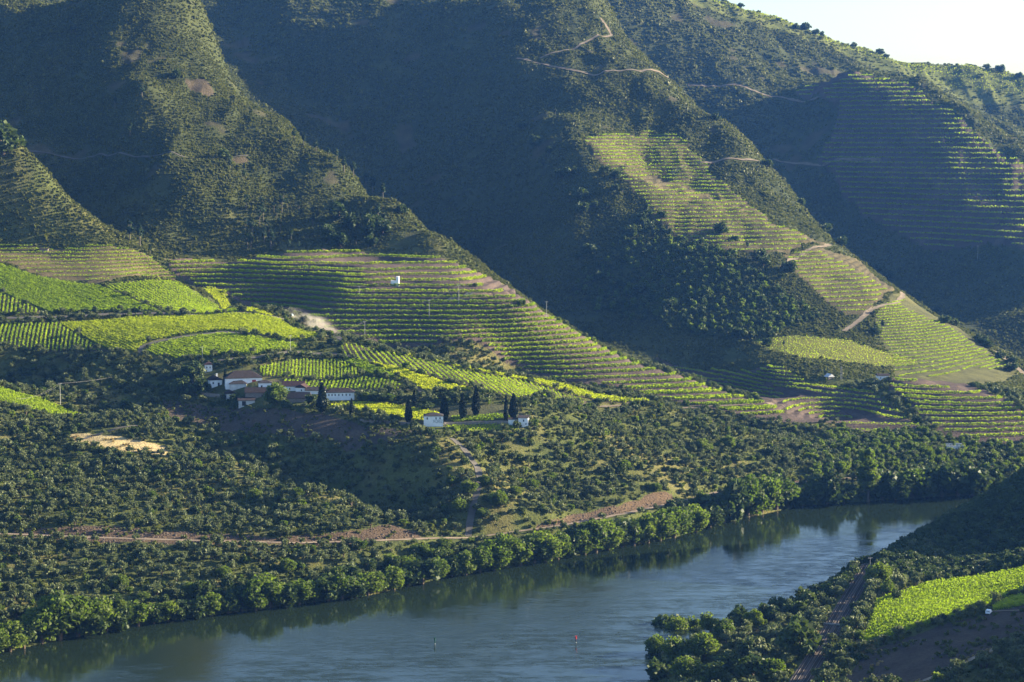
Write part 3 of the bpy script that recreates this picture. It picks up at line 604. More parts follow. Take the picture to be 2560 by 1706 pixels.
for i in first[np.argsort(pxx[first])]:
    side = 'on the near spur above the river road' if (pyy[i] < 1335 and pxx[i] < 1080) else ('on the bank below the river road' if pxx[i] < 1150 else 'on the slope of the olive hill')
    if x[i] > 150 and y[i] < 900: side = 'beside the railway on the near bank'
    ordn[side] = ordn.get(side, 0) + 1
    tree('olive', x[i], y[i], z[i], h[i], 'grey olive tree ' + side + ', %s from the left' % ORD(ordn[side]), 'olive trees ' + side, rs.uniform(.85, 1.2))
ol = rs.uniform(size=len(rest)) < .72
osrc = [src('olive', c) for _, c in [tree_proto('olive', s) for s in (61, 62, 63, 64)]]
scatter('olive_grove', np.stack([x[rest][ol], y[rest][ol], z[rest][ol] - .2], 1), h[rest][ol] / 4.6, osrc, 'silvery olive grove spread over the slopes above the river', seed=15)
bsrc = blob_sources('oak', M['dark'], (71, 72), 9, 300, .36, 2.6, 2.0, 2.0, .55) + blob_sources('bush', M['lush'], (73,), 9, 300, .36, 2.3, 1.9, 1.8, .55)
scatter('dark_woodland', np.stack([x[rest][~ol], y[rest][~ol], z[rest][~ol] - .3], 1), h[rest][~ol] / 4.6, bsrc, 'dark bushy woodland mixed through the olive slopes', seed=16)
# dark wooded spur on the near bank and the gorge behind the river bend
x, y, rs = jgrid(100, 420, 820, 1110, 4.2, 17); m = free(x, y, EXC, 1) & (x > 135) & (dist_line(near, x, y) < 140) & (y > 830) & (dist_line(far, x, y) > 40); x, y = x[m], y[m]; z = Hf(x, y); m = seen(x, y, z, 5); x, y, z = x[m], y[m], z[m]; print('spur wood', len(x))
scatter('spur_woodland', np.stack([x, y, z - .3], 1), rs.uniform(.7, 1.35, len(x)), blob_sources('oak', M['dark'], (74, 75, 76), 10, 380, .34, 2.7, 2.2, 2.2, .55), 'dark shaded woodland on the spur above the railway', seed=17)
x, y, rs = jgrid(-100, 460, 1040, 1330, 4.4, 18); m = inside(R['Gorge'], x, y) & free(x, y, EXC, 1); x, y = x[m], y[m]; z = Hf(x, y); print('gorge', len(x))
scatter('gorge_woodland', np.stack([x, y, z - .3], 1), rs.uniform(.55, 1.25, len(x)), blob_sources('broadleaf', M['lush'], (77, 78), 12, 420, .33, 2.6, 2.5, 2.3, .5) + blob_sources('oak', M['dark'], (79,), 12, 420, .33, 2.6, 2.4, 2.2, .5), 'bright green woodland filling the side valley by the river bend', seed=18)
# bushes of the lower wood on the central ridge
BW = plan([(1480,640),(1640,560),(1780,600),(1900,690),(2060,790),(1960,830),(1880,850),(1700,840),(1560,800),(1420,740)], 1480, 2000)
x, y, rs = jgrid(-100, 500, 1450, 1900, 6.2, 19); m = inside(BW, x, y) & free(x, y, (), 1); x, y = x[m], y[m]; z = Hf(x, y); print('bw', len(x))
scatter('ridge_woodland', np.stack([x, y, z - .3], 1), rs.uniform(.6, 1.5, len(x)), blob_sources('bush', M['dark'], (81, 82), 9, 260, .45, 2.7, 2.2, 2.0, .55) + blob_sources('bush', M['lush'], (83,), 9, 260, .45, 2.5, 2.2, 2.0, .55), 'bushy wood of oak and shrubs on the foot of the central ridge', seed=19)
# straw and rubble
x, y, rs = jgrid(-460, 480, 560, 1180, 1.3, 23)
m = (inside(R['Dry'], x, y) & (fbm(x, y, 4, 71) > .66)) | ((dist_line(RAILP, x, y) > 4.5) & (dist_line(RAILP, x, y) < 32) & (fbm(x, y, 13, 60) > .62)) | ((dist_line(LINES['verge_track'][0], x, y) < 2.2) & (fbm(x, y, 5, 61) > .45))
m &= ~inside(river, x, y) & ~inside(R['G'], x, y); x, y = x[m], y[m]; z = Hf(x, y); print('straw', len(x))
scatter('dry_grass', np.stack([x, y, z], 1), rs.uniform(.5, 1.3, len(x)), blob_sources('straw', M['straw'], (84, 85), 3, 34, .22, .7, .35, .25, .9), 'pale dry grass on open ground and beside the railway', seed=23)
M['rock'] = solid('schist_rock', (.105, .082, .064), .35, 1.2, .95)
def rock_mesh(seed):
    rs = np.random.RandomState(seed); v = []
    for i in range(5):
        for j in range(8): a = pi * (i + .5) / 5; b = 2 * pi * j / 8; q = rs.uniform(.65, 1.1); v.append((sin(a) * cos(b) * q * .6, sin(a) * sin(b) * q * .6, cos(a) * q * .4))
    f = [(i * 8 + j, i * 8 + (j + 1) % 8, (i + 1) * 8 + (j + 1) % 8, (i + 1) * 8 + j) for i in range(4) for j in range(8)]
    return mesh_np('rock', v, f, [M['rock']])
x, y, rs = jgrid(-460, 480, 780, 1180, 1.35, 24); m = (inside(R['Cut'], x, y) | inside(R['Cut2'], x, y) | inside(R['Cut3'], x, y) | ((dist_line(ROADP, x, y) < 9) & (x < -20) & (fbm(x, y, 8, 3) > .5))) & (dist_line(ROADP, x, y) > 2.4) & ~inside(river, x, y); x, y = x[m], y[m]; z = Hf(x, y); print('rubble', len(x))
scatter('road_cut_rubble', np.stack([x, y, z], 1), rs.gamma(2, .24, len(x)), [src('rock', rock_mesh(s)) for s in (1, 2, 3)], 'reddish schist rubble on the banks of the river road cutting', seed=24)

# ------------------------------------------------------------------ vines
def vine_mesh(lines, mat, step=.5, k=4, size=.30, w=.32, h0=.25, h1=1.6, seed=1):
    rs = np.random.RandomState(seed); C = []; T = []
    for l in lines:
        q = resample(l, step)
        if len(q) < 2: continue
        g = np.interp(np.arange(len(q)), np.linspace(0, len(q), max(2, len(q) // 5)), rs.uniform(.72, 1.15, max(2, len(q) // 5)))
        miss = rs.uniform(size=len(q)) < .04; q = q[~miss]; g = g[~miss]
        zz = Hf(q[:, 0].copy(), q[:, 1].copy()); n_ = len(q)
        for _ in range(k):
            C.append(np.stack([q[:, 0] + rs.normal(0, w, n_), q[:, 1] + rs.normal(0, w, n_), zz + (h0 + rs.beta(1.5, 1.2, n_) * (h1 - h0)) * g], 1)); T.append(rs.uniform(0, .5, n_))
    C = np.concatenate(C); T = np.concatenate(T); v, f = leaves(C, size, rs)
    return mesh_np('vine_row', v, f, [mat], {'tone': ('FLOAT', 'POINT', np.repeat(T, 4))})
def contour_rows(name, y0, y1, dx=2.2, mn=12, half=None):
    P_ = R[name]; st, a = STEP[name]; a0 = np.arctan2(P_[:, 0], P_[:, 1]).min(); a1 = np.arctan2(P_[:, 0], P_[:, 1]).max(); ym = P_[:, 1].mean()
    az_ = np.arange(a0, a1, dx / ym); dd = np.arange(P_[:, 1].min() - 3, P_[:, 1].max() + 3, 1.0)
    X = np.tan(az_)[:, None] * dd[None]; Y = np.repeat(dd[None], len(az_), 0); Z = Hf(X.ravel(), Y.ravel(), False).reshape(X.shape); I = inside(P_, X.ravel(), Y.ravel()).reshape(X.shape)
    rows = []
    for lv in [v for k_ in range(int(Z[I].min() / st) - 1, int(Z[I].max() / st) + 2) for v in ([k_, k_ + .5] if half and k_ * st < half else [k_])]:
        L = st * (lv + .58); cr = (Z[:, :-1] < L) & (Z[:, 1:] >= L) & I[:, :-1]; has = cr.any(1); j = cr.argmax(1); cur = []; segs = []
        for i in range(len(az_)):
            if has[i]:
                t = (L - Z[i, j[i]]) / (Z[i, j[i] + 1] - Z[i, j[i]] + 1e-9); p = (X[i, j[i]] * (1 - t) + X[i, j[i] + 1] * t, dd[j[i]] + t)
                if cur and math.hypot(p[0] - cur[-1][0], p[1] - cur[-1][1]) > 9: segs.append(cur); cur = []
                cur.append(p)
            elif cur: segs.append(cur); cur = []
        if cur: segs.append(cur)
        for s_ in segs:
            if len(s_) * dx > mn:
                q = np.array(s_); kk = 3
                if len(q) > 8: q[kk:-kk] = np.stack([np.convolve(q[:, c_], np.ones(2 * kk + 1) / (2 * kk + 1), 'valid') for c_ in (0, 1)], 1)
                rows.append((lv, q))
    return rows
def straight_rows(name, p0, p1, gap, dmin, dmax, wob=.5, seed=3, mn=5):
    P_ = R[name]; A_ = np.array(hit(*p0, dmin, dmax)); B_ = np.array(hit(*p1, dmin, dmax)); u = (B_ - A_) / np.linalg.norm(B_ - A_); nn = np.array([-u[1], u[0]])
    s = P_ @ u; t = P_ @ nn; rs = np.random.RandomState(seed); rows = []
    for o in np.arange(t.min() + gap * .5, t.max(), gap):
        ss = np.arange(s.min(), s.max(), 1.0); q = ss[:, None] * u + (o + wob * (fbm(ss, ss * 0 + o * .2, 40, 3) - .5))[:, None] * nn; I = inside(P_, q[:, 0], q[:, 1]); cur = []
        for i in range(len(ss)):
            if I[i]: cur.append(q[i])
            elif cur:
                if len(cur) > mn: rows.append(np.array(cur))
                cur = []
        if len(cur) > mn: rows.append(np.array(cur))
    return rows
NROW = 0
def row_things(rows, label, group, mat='vine', **k):
    global NROW
    for i, l in enumerate(rows):
        c = l[len(l) // 2]; z0 = hf(c[0], c[1]); me = vine_mesh([l], M[mat], seed=i + 5, **k); me.transform(__import__('mathutils').Matrix.Translation((-c[0], -c[1], -z0)))
        tag(link('vine_row', me, None, (c[0], c[1], z0)), label % ORD(i + 1), 'vine row', group); NROW += 1
def field_stuff(rows, label, mat='vine', name='vineyard', **k):
    return tag(link(name, vine_mesh(rows, M[mat], **k)), label, None, kind='stuff')
cr = [q for lv, q in sorted(contour_rows('C', 1235, 1500, half=40), key=lambda a: a[0]) if len(q) > 12]
# a few short pieces at the bottom belong to one band
row_things(cr, 'long terrace vine row on the big striped hillside, %s counted from its foot', 'vine rows on the big terraced hillside', step=.42, k=7, size=.38, w=.48, h0=.2, h1=2.1)
row_things([q for lv, q in contour_rows('D2', 1195, 1400)], 'bright terrace vine row at the right edge by the ruin, %s counted upwards', 'vine rows on the terraces right of the side valley', step=.42, k=7, size=.38, w=.48, h1=2.1)
row_things([q for lv, q in contour_rows('D1', 1195, 1500)], 'shaded terrace vine row left of the side valley, %s counted upwards', 'shaded vine rows left of the side valley', step=.5, k=4, size=.36, h1=1.7)
row_things([q for lv, q in contour_rows('A8', 1180, 1460)], 'broken vine row on the brown terraces at upper left, %s counted upwards', 'vine rows on the brown upper left terraces', step=.6, k=4, size=.34)
sr = straight_rows
row_things(sr('B1', (780,905), (778,940), 2.05, 1050, 1240), 'upright vine row right behind the farm roofs, %s from the left', 'upper block of upright vine rows behind the farm', k=5, size=.30)
row_things(sr('B1b', (800,952), (790,974), 2.3, 1050, 1240), 'short slanting vine row behind the long white building, %s from the left', 'lower block of slanting vine rows behind the farm', k=5, size=.30)
row_things(sr('B4', (1000,892), (1045,935), 3.1, 1050, 1260), 'diagonal vine row on the long slope below the crest, %s from the left', 'diagonal vine rows on the slope below the crest', k=4, size=.30, w=.2, h1=1.4)
row_things(sr('A7', (150,815), (142,868), 2.6, 1180, 1400), 'upright vine row at the left edge under the dirt bank, %s from the left', 'upright vine rows under the dirt bank', k=5, size=.34)
row_things(sr('A2', (60,745), (56,782), 2.6, 1180, 1400), 'upright vine row in the small triangle at the left edge, %s from the left', 'upright vine rows in the left triangle', k=5, size=.34)
print('vine rows', NROW)
dk = dict(step=.5, k=8, size=.29, w=.52, h0=.4, h1=1.45)
field_stuff(sr('A1', (150,705), (300,770), 2.0, 1180, 1420), 'dense bright green vineyard above the dirt bank at the left', **dk)
field_stuff(sr('A3', (300,720), (392,768), 2.5, 1180, 1420), 'green vineyard with slanting rows between two bright fields', step=.5, k=4, size=.34, w=.3)
field_stuff(sr('A4', (500,725), (600,775), 2.0, 1180, 1400), 'bright vineyard on the crest above the track bend', 'vine_yellow', **dk)
field_stuff(sr('A5', (400,800), (520,850), 2.1, 1180, 1400), 'yellow green vineyard between the track and the curved path', 'vine_yellow', **dk)
field_stuff(sr('A6', (450,850), (560,890), 2.0, 1180, 1400), 'green vineyard below the curved path', **dk)
field_stuff(sr('B2', (860,898), (985,945), 1.9, 1050, 1240), 'green vineyard wedge behind the upright rows', **dk)
field_stuff(sr('B3', (950,915), (1100,965), 1.8, 1050, 1240), 'bright yellow green vineyard strip below the diagonal rows', 'vine_yellow', **dk)
field_stuff([q for lv, q in contour_rows('B5', 1050, 1240, 1.5, 6)] + sr('B5', (1000,885), (1200,930), 3.2, 1050, 1240), 'bright stepped vineyard along the crest of the long slope', 'vine_yellow', step=.5, k=5, size=.36, w=.45, h1=1.8)
field_stuff(sr('B6', (830,1018), (1000,1030), 1.7, 1000, 1200), 'bright vineyard behind the tall cypresses', 'vine_yellow', step=.45, k=6, size=.30, w=.5, h1=1.5)
field_stuff(sr('B7', (1135,1045), (1265,1046), 1.8, 1000, 1200), 'green vine strip between the cypress trees', step=.45, k=5, size=.30, w=.5, h1=1.4)
field_stuff(sr('Hv', (0,985), (230,1045), 1.9, 980, 1150), 'bright vineyard on the crest of the near spur', step=.45, k=6, size=.30, w=.5)
field_stuff(sr('G', (2180,1560), (2560,1425), 3.0, 600, 830) , 'bright green vineyard on the near bank at lower right', step=.35, k=9, size=.24, w=.34, h0=.1, h1=1.9)
field_stuff(sr('G2', (2500,1520), (2560,1500), 1.9, 600, 830), 'small vineyard piece right of the van track', step=.35, k=9, size=.24, w=.34, h0=.1, h1=1.9)
field_stuff([q for lv, q in contour_rows('E1', 1500, 2150, 2.6)], 'terraced vine rows high on the central ridge', name='terraced_vineyard', step=.8, k=4, size=.44, w=.4, h1=1.7)
field_stuff([q for lv, q in contour_rows('E2', 1450, 1850, 2.4)], 'terraced vine rows on the shoulder of the central ridge', name='terraced_vineyard', step=.7, k=4, size=.40, w=.4, h1=1.6)
STEP['E3'] = (1.5, 0)
field_stuff([q for lv, q in contour_rows('E3', 1340, 1720, 2.4)], 'fine pale vine rows on the lower end of the central ridge', name='terraced_vineyard', step=.8, k=4, size=.36, w=.45, h1=1.2)
field_stuff([q for lv, q in contour_rows('F', 1800, 2700, 3.0)], 'thin vine rows on the far blue hillside', name='terraced_vineyard', step=1.1, k=4, size=.6, w=.5, h1=2.2)
# skyline vineyard band
x, y, rs = jgrid(200, 900, 2895, 2975, 4.5, 33); z = Hf(x, y); m = seen(x, y, z, 3); x, y, z = x[m], y[m], z[m]; print('skyline', len(x))
v, f = leaves(np.repeat(np.stack([x, y, z + .8], 1), 3, 0) + rs.normal(0, .8, (len(x) * 3, 3)), .55, rs)
tag(link('skyline_vineyard', mesh_np('skyline_vineyard', v, f, [M['vine_yellow']], {'tone': ('FLOAT', 'POINT', np.zeros(len(v)))})), 'sunlit vineyard along the skyline of the farthest hill', None, kind='stuff')
# meadow and grass on the terrace in front of the cypresses
for nm, lab, s in (('M', 'olive yellow meadow with sparse vines on the shoulder above the olive trees', 2.2), ('B8', 'yellow green grass on the terrace in front of the cypresses', 1.1)):
    P_ = R[nm]; x, y, rs = jgrid(P_[:, 0].min(), P_[:, 0].max(), P_[:, 1].min(), P_[:, 1].max(), s, 34); m = inside(P_, x, y); x, y = x[m], y[m]; z = Hf(x, y)
    v, f = leaves(np.repeat(np.stack([x, y, z + .25], 1), 3, 0) + rs.normal(0, .3, (len(x) * 3, 3)), .30, rs)
    tag(link('meadow', mesh_np('meadow', v, f, [M['vine']], {'tone': ('FLOAT', 'POINT', np.repeat(rs.uniform(0, .6, len(v) // 4), 4))})), lab, None, kind='stuff')

# ------------------------------------------------------------------ farm buildings
M['white'] = solid('white_plaster', (.78, .79, .80), .07, .6, .8); M['grey_wall'] = solid('grey_plaster', (.50, .50, .50), .18, .5, .9)
M['stone'] = solid('schist_wall', (.20, .17, .15), .35, 1.5, .95); M['ruin'] = solid('worn_plaster', (.55, .54, .52), .35, .5, .95)
M['window'] = solid('window_dark', (.03, .035, .045), .2, 1, .3); M['red'] = solid('red_paint', (.30, .03, .025), .15, 1, .5); M['frame'] = solid('grey_frame', (.35, .36, .38), .1, 1, .6)
M['letters'] = solid('grey_lettering', (.16, .19, .22), .1, 1, .8)
def tile_mat(nm, c):
    m, nt, b = new_mat(nm); tc = node(nt, 'ShaderNodeTexCoord'); w = node(nt, 'ShaderNodeTexWave'); w.inputs['Scale'].default_value = 2.2; w.inputs['Distortion'].default_value = .4
    nt.links.new(tc.outputs['Object'], w.inputs[0]); nz = noise_node(nt, .8, 5, tc.outputs['Object'], .65)
    a = ramp(nt, nz.outputs[0], [(.3, tuple(v * .6 for v in c)), (.7, tuple(v * 1.35 for v in c))]).outputs[0]
    nt.links.new(mix(nt, 1.0, a, ramp(nt, w.outputs[0], [(0, (.7, .7, .7)), (1, (1.1, 1.1, 1.1))]).outputs[0], 'MULTIPLY'), b.inputs['Base Color']); return m
M['tile'] = tile_mat('roof_tile', (.033, .025, .025)); M['redtile'] = tile_mat('red_roof_tile', (.060, .034, .032)); M['darktile'] = tile_mat('dark_roof_tile', (.042, .036, .038)); M['palet'] = tile_mat('pale_sheet_roof', (.55, .56, .58))
BF = [(0, 2, 3, 1), (4, 5, 7, 6), (0, 1, 5, 4), (2, 6, 7, 3), (0, 4, 6, 2), (1, 3, 7, 5)]
def bx(x0, x1, y0, y1, z0, z1): return np.array([(a, b, c) for c in (z0, z1) for b in (y0, y1) for a in (x0, x1)], float), np.array(BF)
def part(name, parts, mat, parent):
    v, f = join(parts) if isinstance(parts, list) else parts; return link(name, mesh_np(name, v, f, [M[mat]]), parent)
def roof_mesh(L, W, z, h, kind, ov=.45, th=.18):
    x, y = L / 2 + ov, W / 2 + ov
    if kind == 'gable': top = [(-x, 0, z + h), (x, 0, z + h)]
    elif kind == 'gable_y': top = [(0, -y, z + h), (0, y, z + h)]
    elif kind == 'hip': r = max(0.05, x - y); top = [(-r, 0, z + h), (r, 0, z + h)]
    elif kind == 'shed': top = None
    if kind == 'shed':
        v = [(-x, -y, z), (x, -y, z), (x, y, z + h), (-x, y, z + h)]; v += [(a, b, c + th) for a, b, c in v]
        f = [(0, 3, 2, 1), (4, 5, 6, 7), (0, 1, 5, 4), (1, 2, 6, 5), (2, 3, 7, 6), (3, 0, 4, 7)]; return [(np.array(v), np.array(f))]
    b = [(-x, -y, z), (x, -y, z), (x, y, z), (-x, y, z)]; v = b + [(a, c, d + th) for a, c, d in b] + [(a, c, d + th) for a, c, d in top]
    if kind == 'gable_y': q = [(4, 7, 9, 8), (5, 8, 9, 6)]; tri = [(4, 5, 8, 8), (6, 7, 9, 9)]
    else: q = [(4, 5, 9, 8), (6, 7, 8, 9)]; tri = [(5, 6, 9, 9), (7, 4, 8, 8)]
    f = [(0, 3, 2, 1), (0, 1, 5, 4), (1, 2, 6, 5), (2, 3, 7, 6), (3, 0, 4, 7)] + q
    out = [(np.array(v, float), np.array(f))]; tv2 = np.array([v[i] for t in tri for i in t], float)
    # gable or hip ends as very thin wedges so that every face is a quad
    tv2[3] += (0, 0, .01) if False else 0; out.append((np.concatenate([np.array([v[t[0]], v[t[1]], v[t[2]], (np.array(v[t[0]]) + np.array(v[t[2]])) / 2], float)[[0, 1, 2, 3]] for t in tri]), np.array([(0, 1, 2, 3), (4, 5, 6, 7)]))); return out
def house(name, px, py, L, W, Hw, label, roof='gable', rh=1.6, rot=0., wall='white', tile='tile', wins=(), doors=(), cat='house', group=None, dmin=900, dmax=1700, sink=2.5, chimney=None, side=()):
    x, y, z = hitf(px, py, dmin, dmax); r = radians(rot); cx_, cy_ = x - sin(r) * W / 2, y + cos(r) * W / 2
    t = thing(name, (cx_, cy_, z), r, label, cat, group)
    part('wall', bx(-L / 2, L / 2, -W / 2, W / 2, -sink, Hw), wall, t); rf = part('roof', roof_mesh(L, W, Hw, rh, roof), tile, t)
    if chimney: part('chimney', [bx(chimney - .4, chimney + .4, -.35, .35, Hw + rh * .3, Hw + rh + 1.0), bx(chimney - .5, chimney + .5, -.45, .45, Hw + rh + 1.0, Hw + rh + 1.15)], wall, rf)
    for (wx_, wz, ww, wh) in wins:
        fr_ = part('window', bx(wx_ - ww / 2 - .08, wx_ + ww / 2 + .08, -W / 2 - .03, -W / 2 + .1, wz - .08, wz + wh + .08), 'frame' if wall != 'ruin' else 'stone', t)
        part('pane', bx(wx_ - ww / 2, wx_ + ww / 2, -W / 2 - .05, -W / 2 + .05, wz, wz + wh), 'window', fr_)
    for (wx_, ww, wh, mt) in doors: part('door', bx(wx_ - ww / 2, wx_ + ww / 2, -W / 2 - .06, -W / 2 + .05, -.1, wh), mt, t)
    for (wy_, wz, ww, wh) in side: part('window', bx(-L / 2 - .06, -L / 2 + .05, wy_ - ww / 2, wy_ + ww / 2, wz, wz + wh), 'window', t)
    PLACED.append((cx_, cy_, 0)); return t
house('farm_hall', 610, 962, 21, 12, 3.7, 'largest farm building, white hall with a wide brown hip roof and a red door', 'hip', 3.7, 14, wins=[(0.3, .9, .7, .9)], doors=[(5.8, 2.2, 2.6, 'red')])
house('tower_house', 521, 930, 4.4, 4.4, 4.2, 'small square white house with a reddish hip roof at the back of the farm', 'hip', 1.5, 8, tile='redtile', wins=[(-.9, 2.1, .5, .9), (1.0, 2.1, .5, .9)])
house('porch_house', 540, 967, 7.2, 7, 3.8, 'white farmhouse with a porch left of the thin cypress', 'gable_y', 2.2, 20, wins=[(-1.6, 1.6, .7, 1.0)], doors=[(1.6, 1.1, 2.2, 'window')], chimney=1.2)
house('farm_annex', 492, 962, 5.5, 4.5, 2.6, 'low brown walled annex at the left end of the farm', 'shed', .7, 5, wall='stone', tile='redtile', doors=[(0, 1.0, 1.9, 'window')])
house('grey_shed', 595, 973, 9.6, 6, 2.9, 'long grey walled shed with a dark roof in front of the big hall', 'hip', 1.9, 6, wall='grey_wall', tile='darktile')
house('white_cottage', 663, 974, 7.4, 6, 3.7, 'square white cottage with a flat dark roof between hall and big green tree', 'hip', 1.4, 8, tile='darktile', wins=[(-2.0, .5, .9, 1.8), (1.4, 1.4, .6, .8)])
house('long_red_roof_house', 733, 978, 12, 7, 2.6, 'white farmhouse under a long reddish roof right of the big green tree', 'gable', 2.6, 0, tile='redtile', wins=[(-2, .9, .6, .8)])
house('gable_cottage', 752, 983, 6.0, 5.6, 3.0, 'small white cottage with a gable end beside the long reddish roof', 'gable_y', 1.8, -12, tile='redtile', wins=[(.4, 1.2, .6, .8)])
house('white_wing', 788, 986, 11, 6, 2.0, 'low white wing with a dark roof joining the long white building', 'gable', 1.7, 2, tile='darktile')
house('long_white_house', 851, 1001, 15.6, 7, 4.3, 'long white building with seven small windows beside the wide cypress', 'hip', 2.1, 6, tile='tile', wins=[(-6.4 + i * (1.75 if i < 3 else 2.05) - (0 if i < 3 else .6), 2.5, .5, .95) for i in range(7)])
house('dark_roof_barn', 744, 1006, 12, 8, 2.2, 'dark roofed barn below the long reddish roof', 'gable', 3.0, -6, wall='stone', tile='darktile')
house('lower_farmhouse', 640, 996, 12, 8, 3.0, 'stone farmhouse with a brown roof in the lower middle of the farm', 'gable', 2.6, 4, wall='stone', tile='tile', doors=[(3.6, 1.0, 1.9, 'window')])
for px_, lb in ((628, 'left of two pale upper rooms showing above the brown roof of the lower farmhouse'), (647, 'right of two pale upper rooms showing above the brown roof of the lower farmhouse')):
    house('upper_room', px_, 985, 3.0, 2.6, 2.5, lb, 'shed', .4, 4, wall='grey_wall', tile='tile', cat='building', sink=.8)
house('gable_shed', 580, 996, 6.2, 5.5, 2.6, 'small white gabled shed at the lower left of the farm', 'gable_y', 1.5, 22, wall='grey_wall', tile='tile')
house('open_shed', 617, 1014, 9.2, 6, 2.8, 'long low shed with a dark doorway at the lower edge of the farm', 'shed', 1.3, 10, wall='grey_wall', tile='tile', doors=[(-1.6, 2.2, 2.5, 'window')])
# the lettered house: words painted on its front wall
def lettered_house():
    x, y, z = hitf(1083, 1067, 900, 1200); L, W, Hw = 10.4, 8.0, 5.6
    t = thing('lettered_house', (x, y + W / 2, z), radians(2), 'white house with large grey letters and a dark hip roof between the cypresses', 'house')
    part('wall', bx(-L / 2, L / 2, -W / 2, W / 2, -2, Hw), 'white', t); part('roof', roof_mesh(L, W, Hw, 1.35, 'hip', .25), 'darktile', t)
    for wx_ in (-3.3, 1.4, 3.55):
        fr_ = part('window', bx(wx_ - .35, wx_ + .35, -W / 2 - .03, -W / 2 + .1, Hw - 1.75, Hw - .55), 'frame', t); part('pane', bx(wx_ - .27, wx_ + .27, -W / 2 - .05, -W / 2 + .05, Hw - 1.68, Hw - .62), 'window', fr_)
    S = []; yy = -W / 2 - .05
    def st(pts_, ox):
        for (a, b), (c, d) in zip(pts_[:-1], pts_[1:]):
            l = math.hypot(c - a, d - b) + 1e-9; nx, nz = -(d - b) / l * .085, (c - a) / l * .085
            v = [(ox + a + nx, yy, 2.1 + b + nz), (ox + a - nx, yy, 2.1 + b - nz), (ox + c - nx, yy, 2.1 + d - nz), (ox + c + nx, yy, 2.1 + d + nz)]; v += [(p[0], yy + .1, p[2]) for p in v]
            S.append((np.array(v), np.array([(0, 1, 2, 3), (4, 7, 6, 5), (0, 4, 5, 1), (1, 5, 6, 2), (2, 6, 7, 3), (3, 7, 4, 0)])))
    Rl = [(0, 0), (0, 1.5), (.55, 1.5), (.72, 1.3), (.72, .9), (.5, .7), (.15, .7)]; leg = [(.5, .7), (.78, 0)]
    for ox in (.05, 2.45): st(Rl, ox); st(leg, ox)
    st([(0, .25), (0, 1.3), (.2, 1.5), (.6, 1.5), (.8, 1.3), (.8, .25), (.6, 0), (.2, 0), (0, .25)], 1.25); st([(0, 0), (0, 1.5)], 3.62); st([(0, 1.5), (.75, 1.5), (0, 0), (.8, 0)], 4.05)
    part('lettering', S, 'letters', t)
lettered_house()
house('white_barn', 1308, 1069, 5.2, 6, 5.0, 'tall narrow white house half hidden by a bush right of the widest cypress pair', 'shed', .5, -5, tile='tile', wins=[(.2, 3.0, .6, 1.0), (1.5, 1.4, .5, .7)])
house('white_outhouse', 1281, 1063, 4.5, 3, 3.0, 'low white outhouse under the cypress pair', 'shed', .4, -5, tile='tile', cat='shed')
def towerlet():
    x, y, z = hitf(987, 720, 1250, 1450); t = thing('terrace_hut', (x, y + 1.6, z), radians(-4), 'small white hut with a tall narrow tower on the striped terraces', 'hut')
    part('wall', bx(-2.6, 1.0, -1.6, 1.6, -1.5, 3.6), 'white', t); part('tower', bx(1.003, 2.8, -1.603, 1.5, -1.5, 6.6), 'white', t); part('roof', bx(-2.7, 1.0, -1.7, 1.7, 3.603, 3.75), 'white', t)
towerlet()
house('stone_hut', 109, 631, 6, 4, 2.3, 'small stone hut on the brown upper terraces at the far left', 'shed', .6, 0, wall='stone', tile='tile', dmin=1250, dmax=1500, cat='hut')
house('white_roof_house', 2078, 948, 4.4, 4.5, 1.4, 'small house with a steep white roof among olive trees left of the lattice mast', 'gable_y', 2.0, 25, wall='stone', tile='palet', dmin=1250, dmax=1500)
house('hillside_house', 2209, 951, 7.6, 6, 2.9, 'white house with a brown roof at the top of the right terraces', 'gable', 1.2, 4, tile='tile', dmin=1250, dmax=1500, wins=[(-2, 1.1, .6, .8), (1.8, 1.1, .6, .8)])
def ruin():
    x, y, z = hitf(2386, 1132, 1150, 1300); t = thing('ruined_house', (x, y + 3, z), radians(-3), 'roofless ruined white house at the foot of the right terraces', 'ruin')
    part('wall', [bx(-11, -4.8, -2.4, 2.4, -2, 2.6), bx(-4.797, 5.6, -3, -2.6, -2, 4.0), bx(-4.797, 5.6, 2.6, 3, -2, 4.8), bx(5.2, 5.597, -2.597, 2.597, -2, 4.2), bx(-4.797, -4.4, -2.597, 2.597, -2, 3.6), bx(2.3, 5.6, -3.003, -2.7, 4.0, 4.6), bx(-4.8, -2.9, -3.003, -2.7, 4.0, 4.5)], 'ruin', t)
    for wx_ in (-3.2, -.9, 1.2, 3.4): part('window', bx(wx_ - .45, wx_ + .45, -3.04, -2.9, 1.0, 2.6), 'window', t)
ruin()

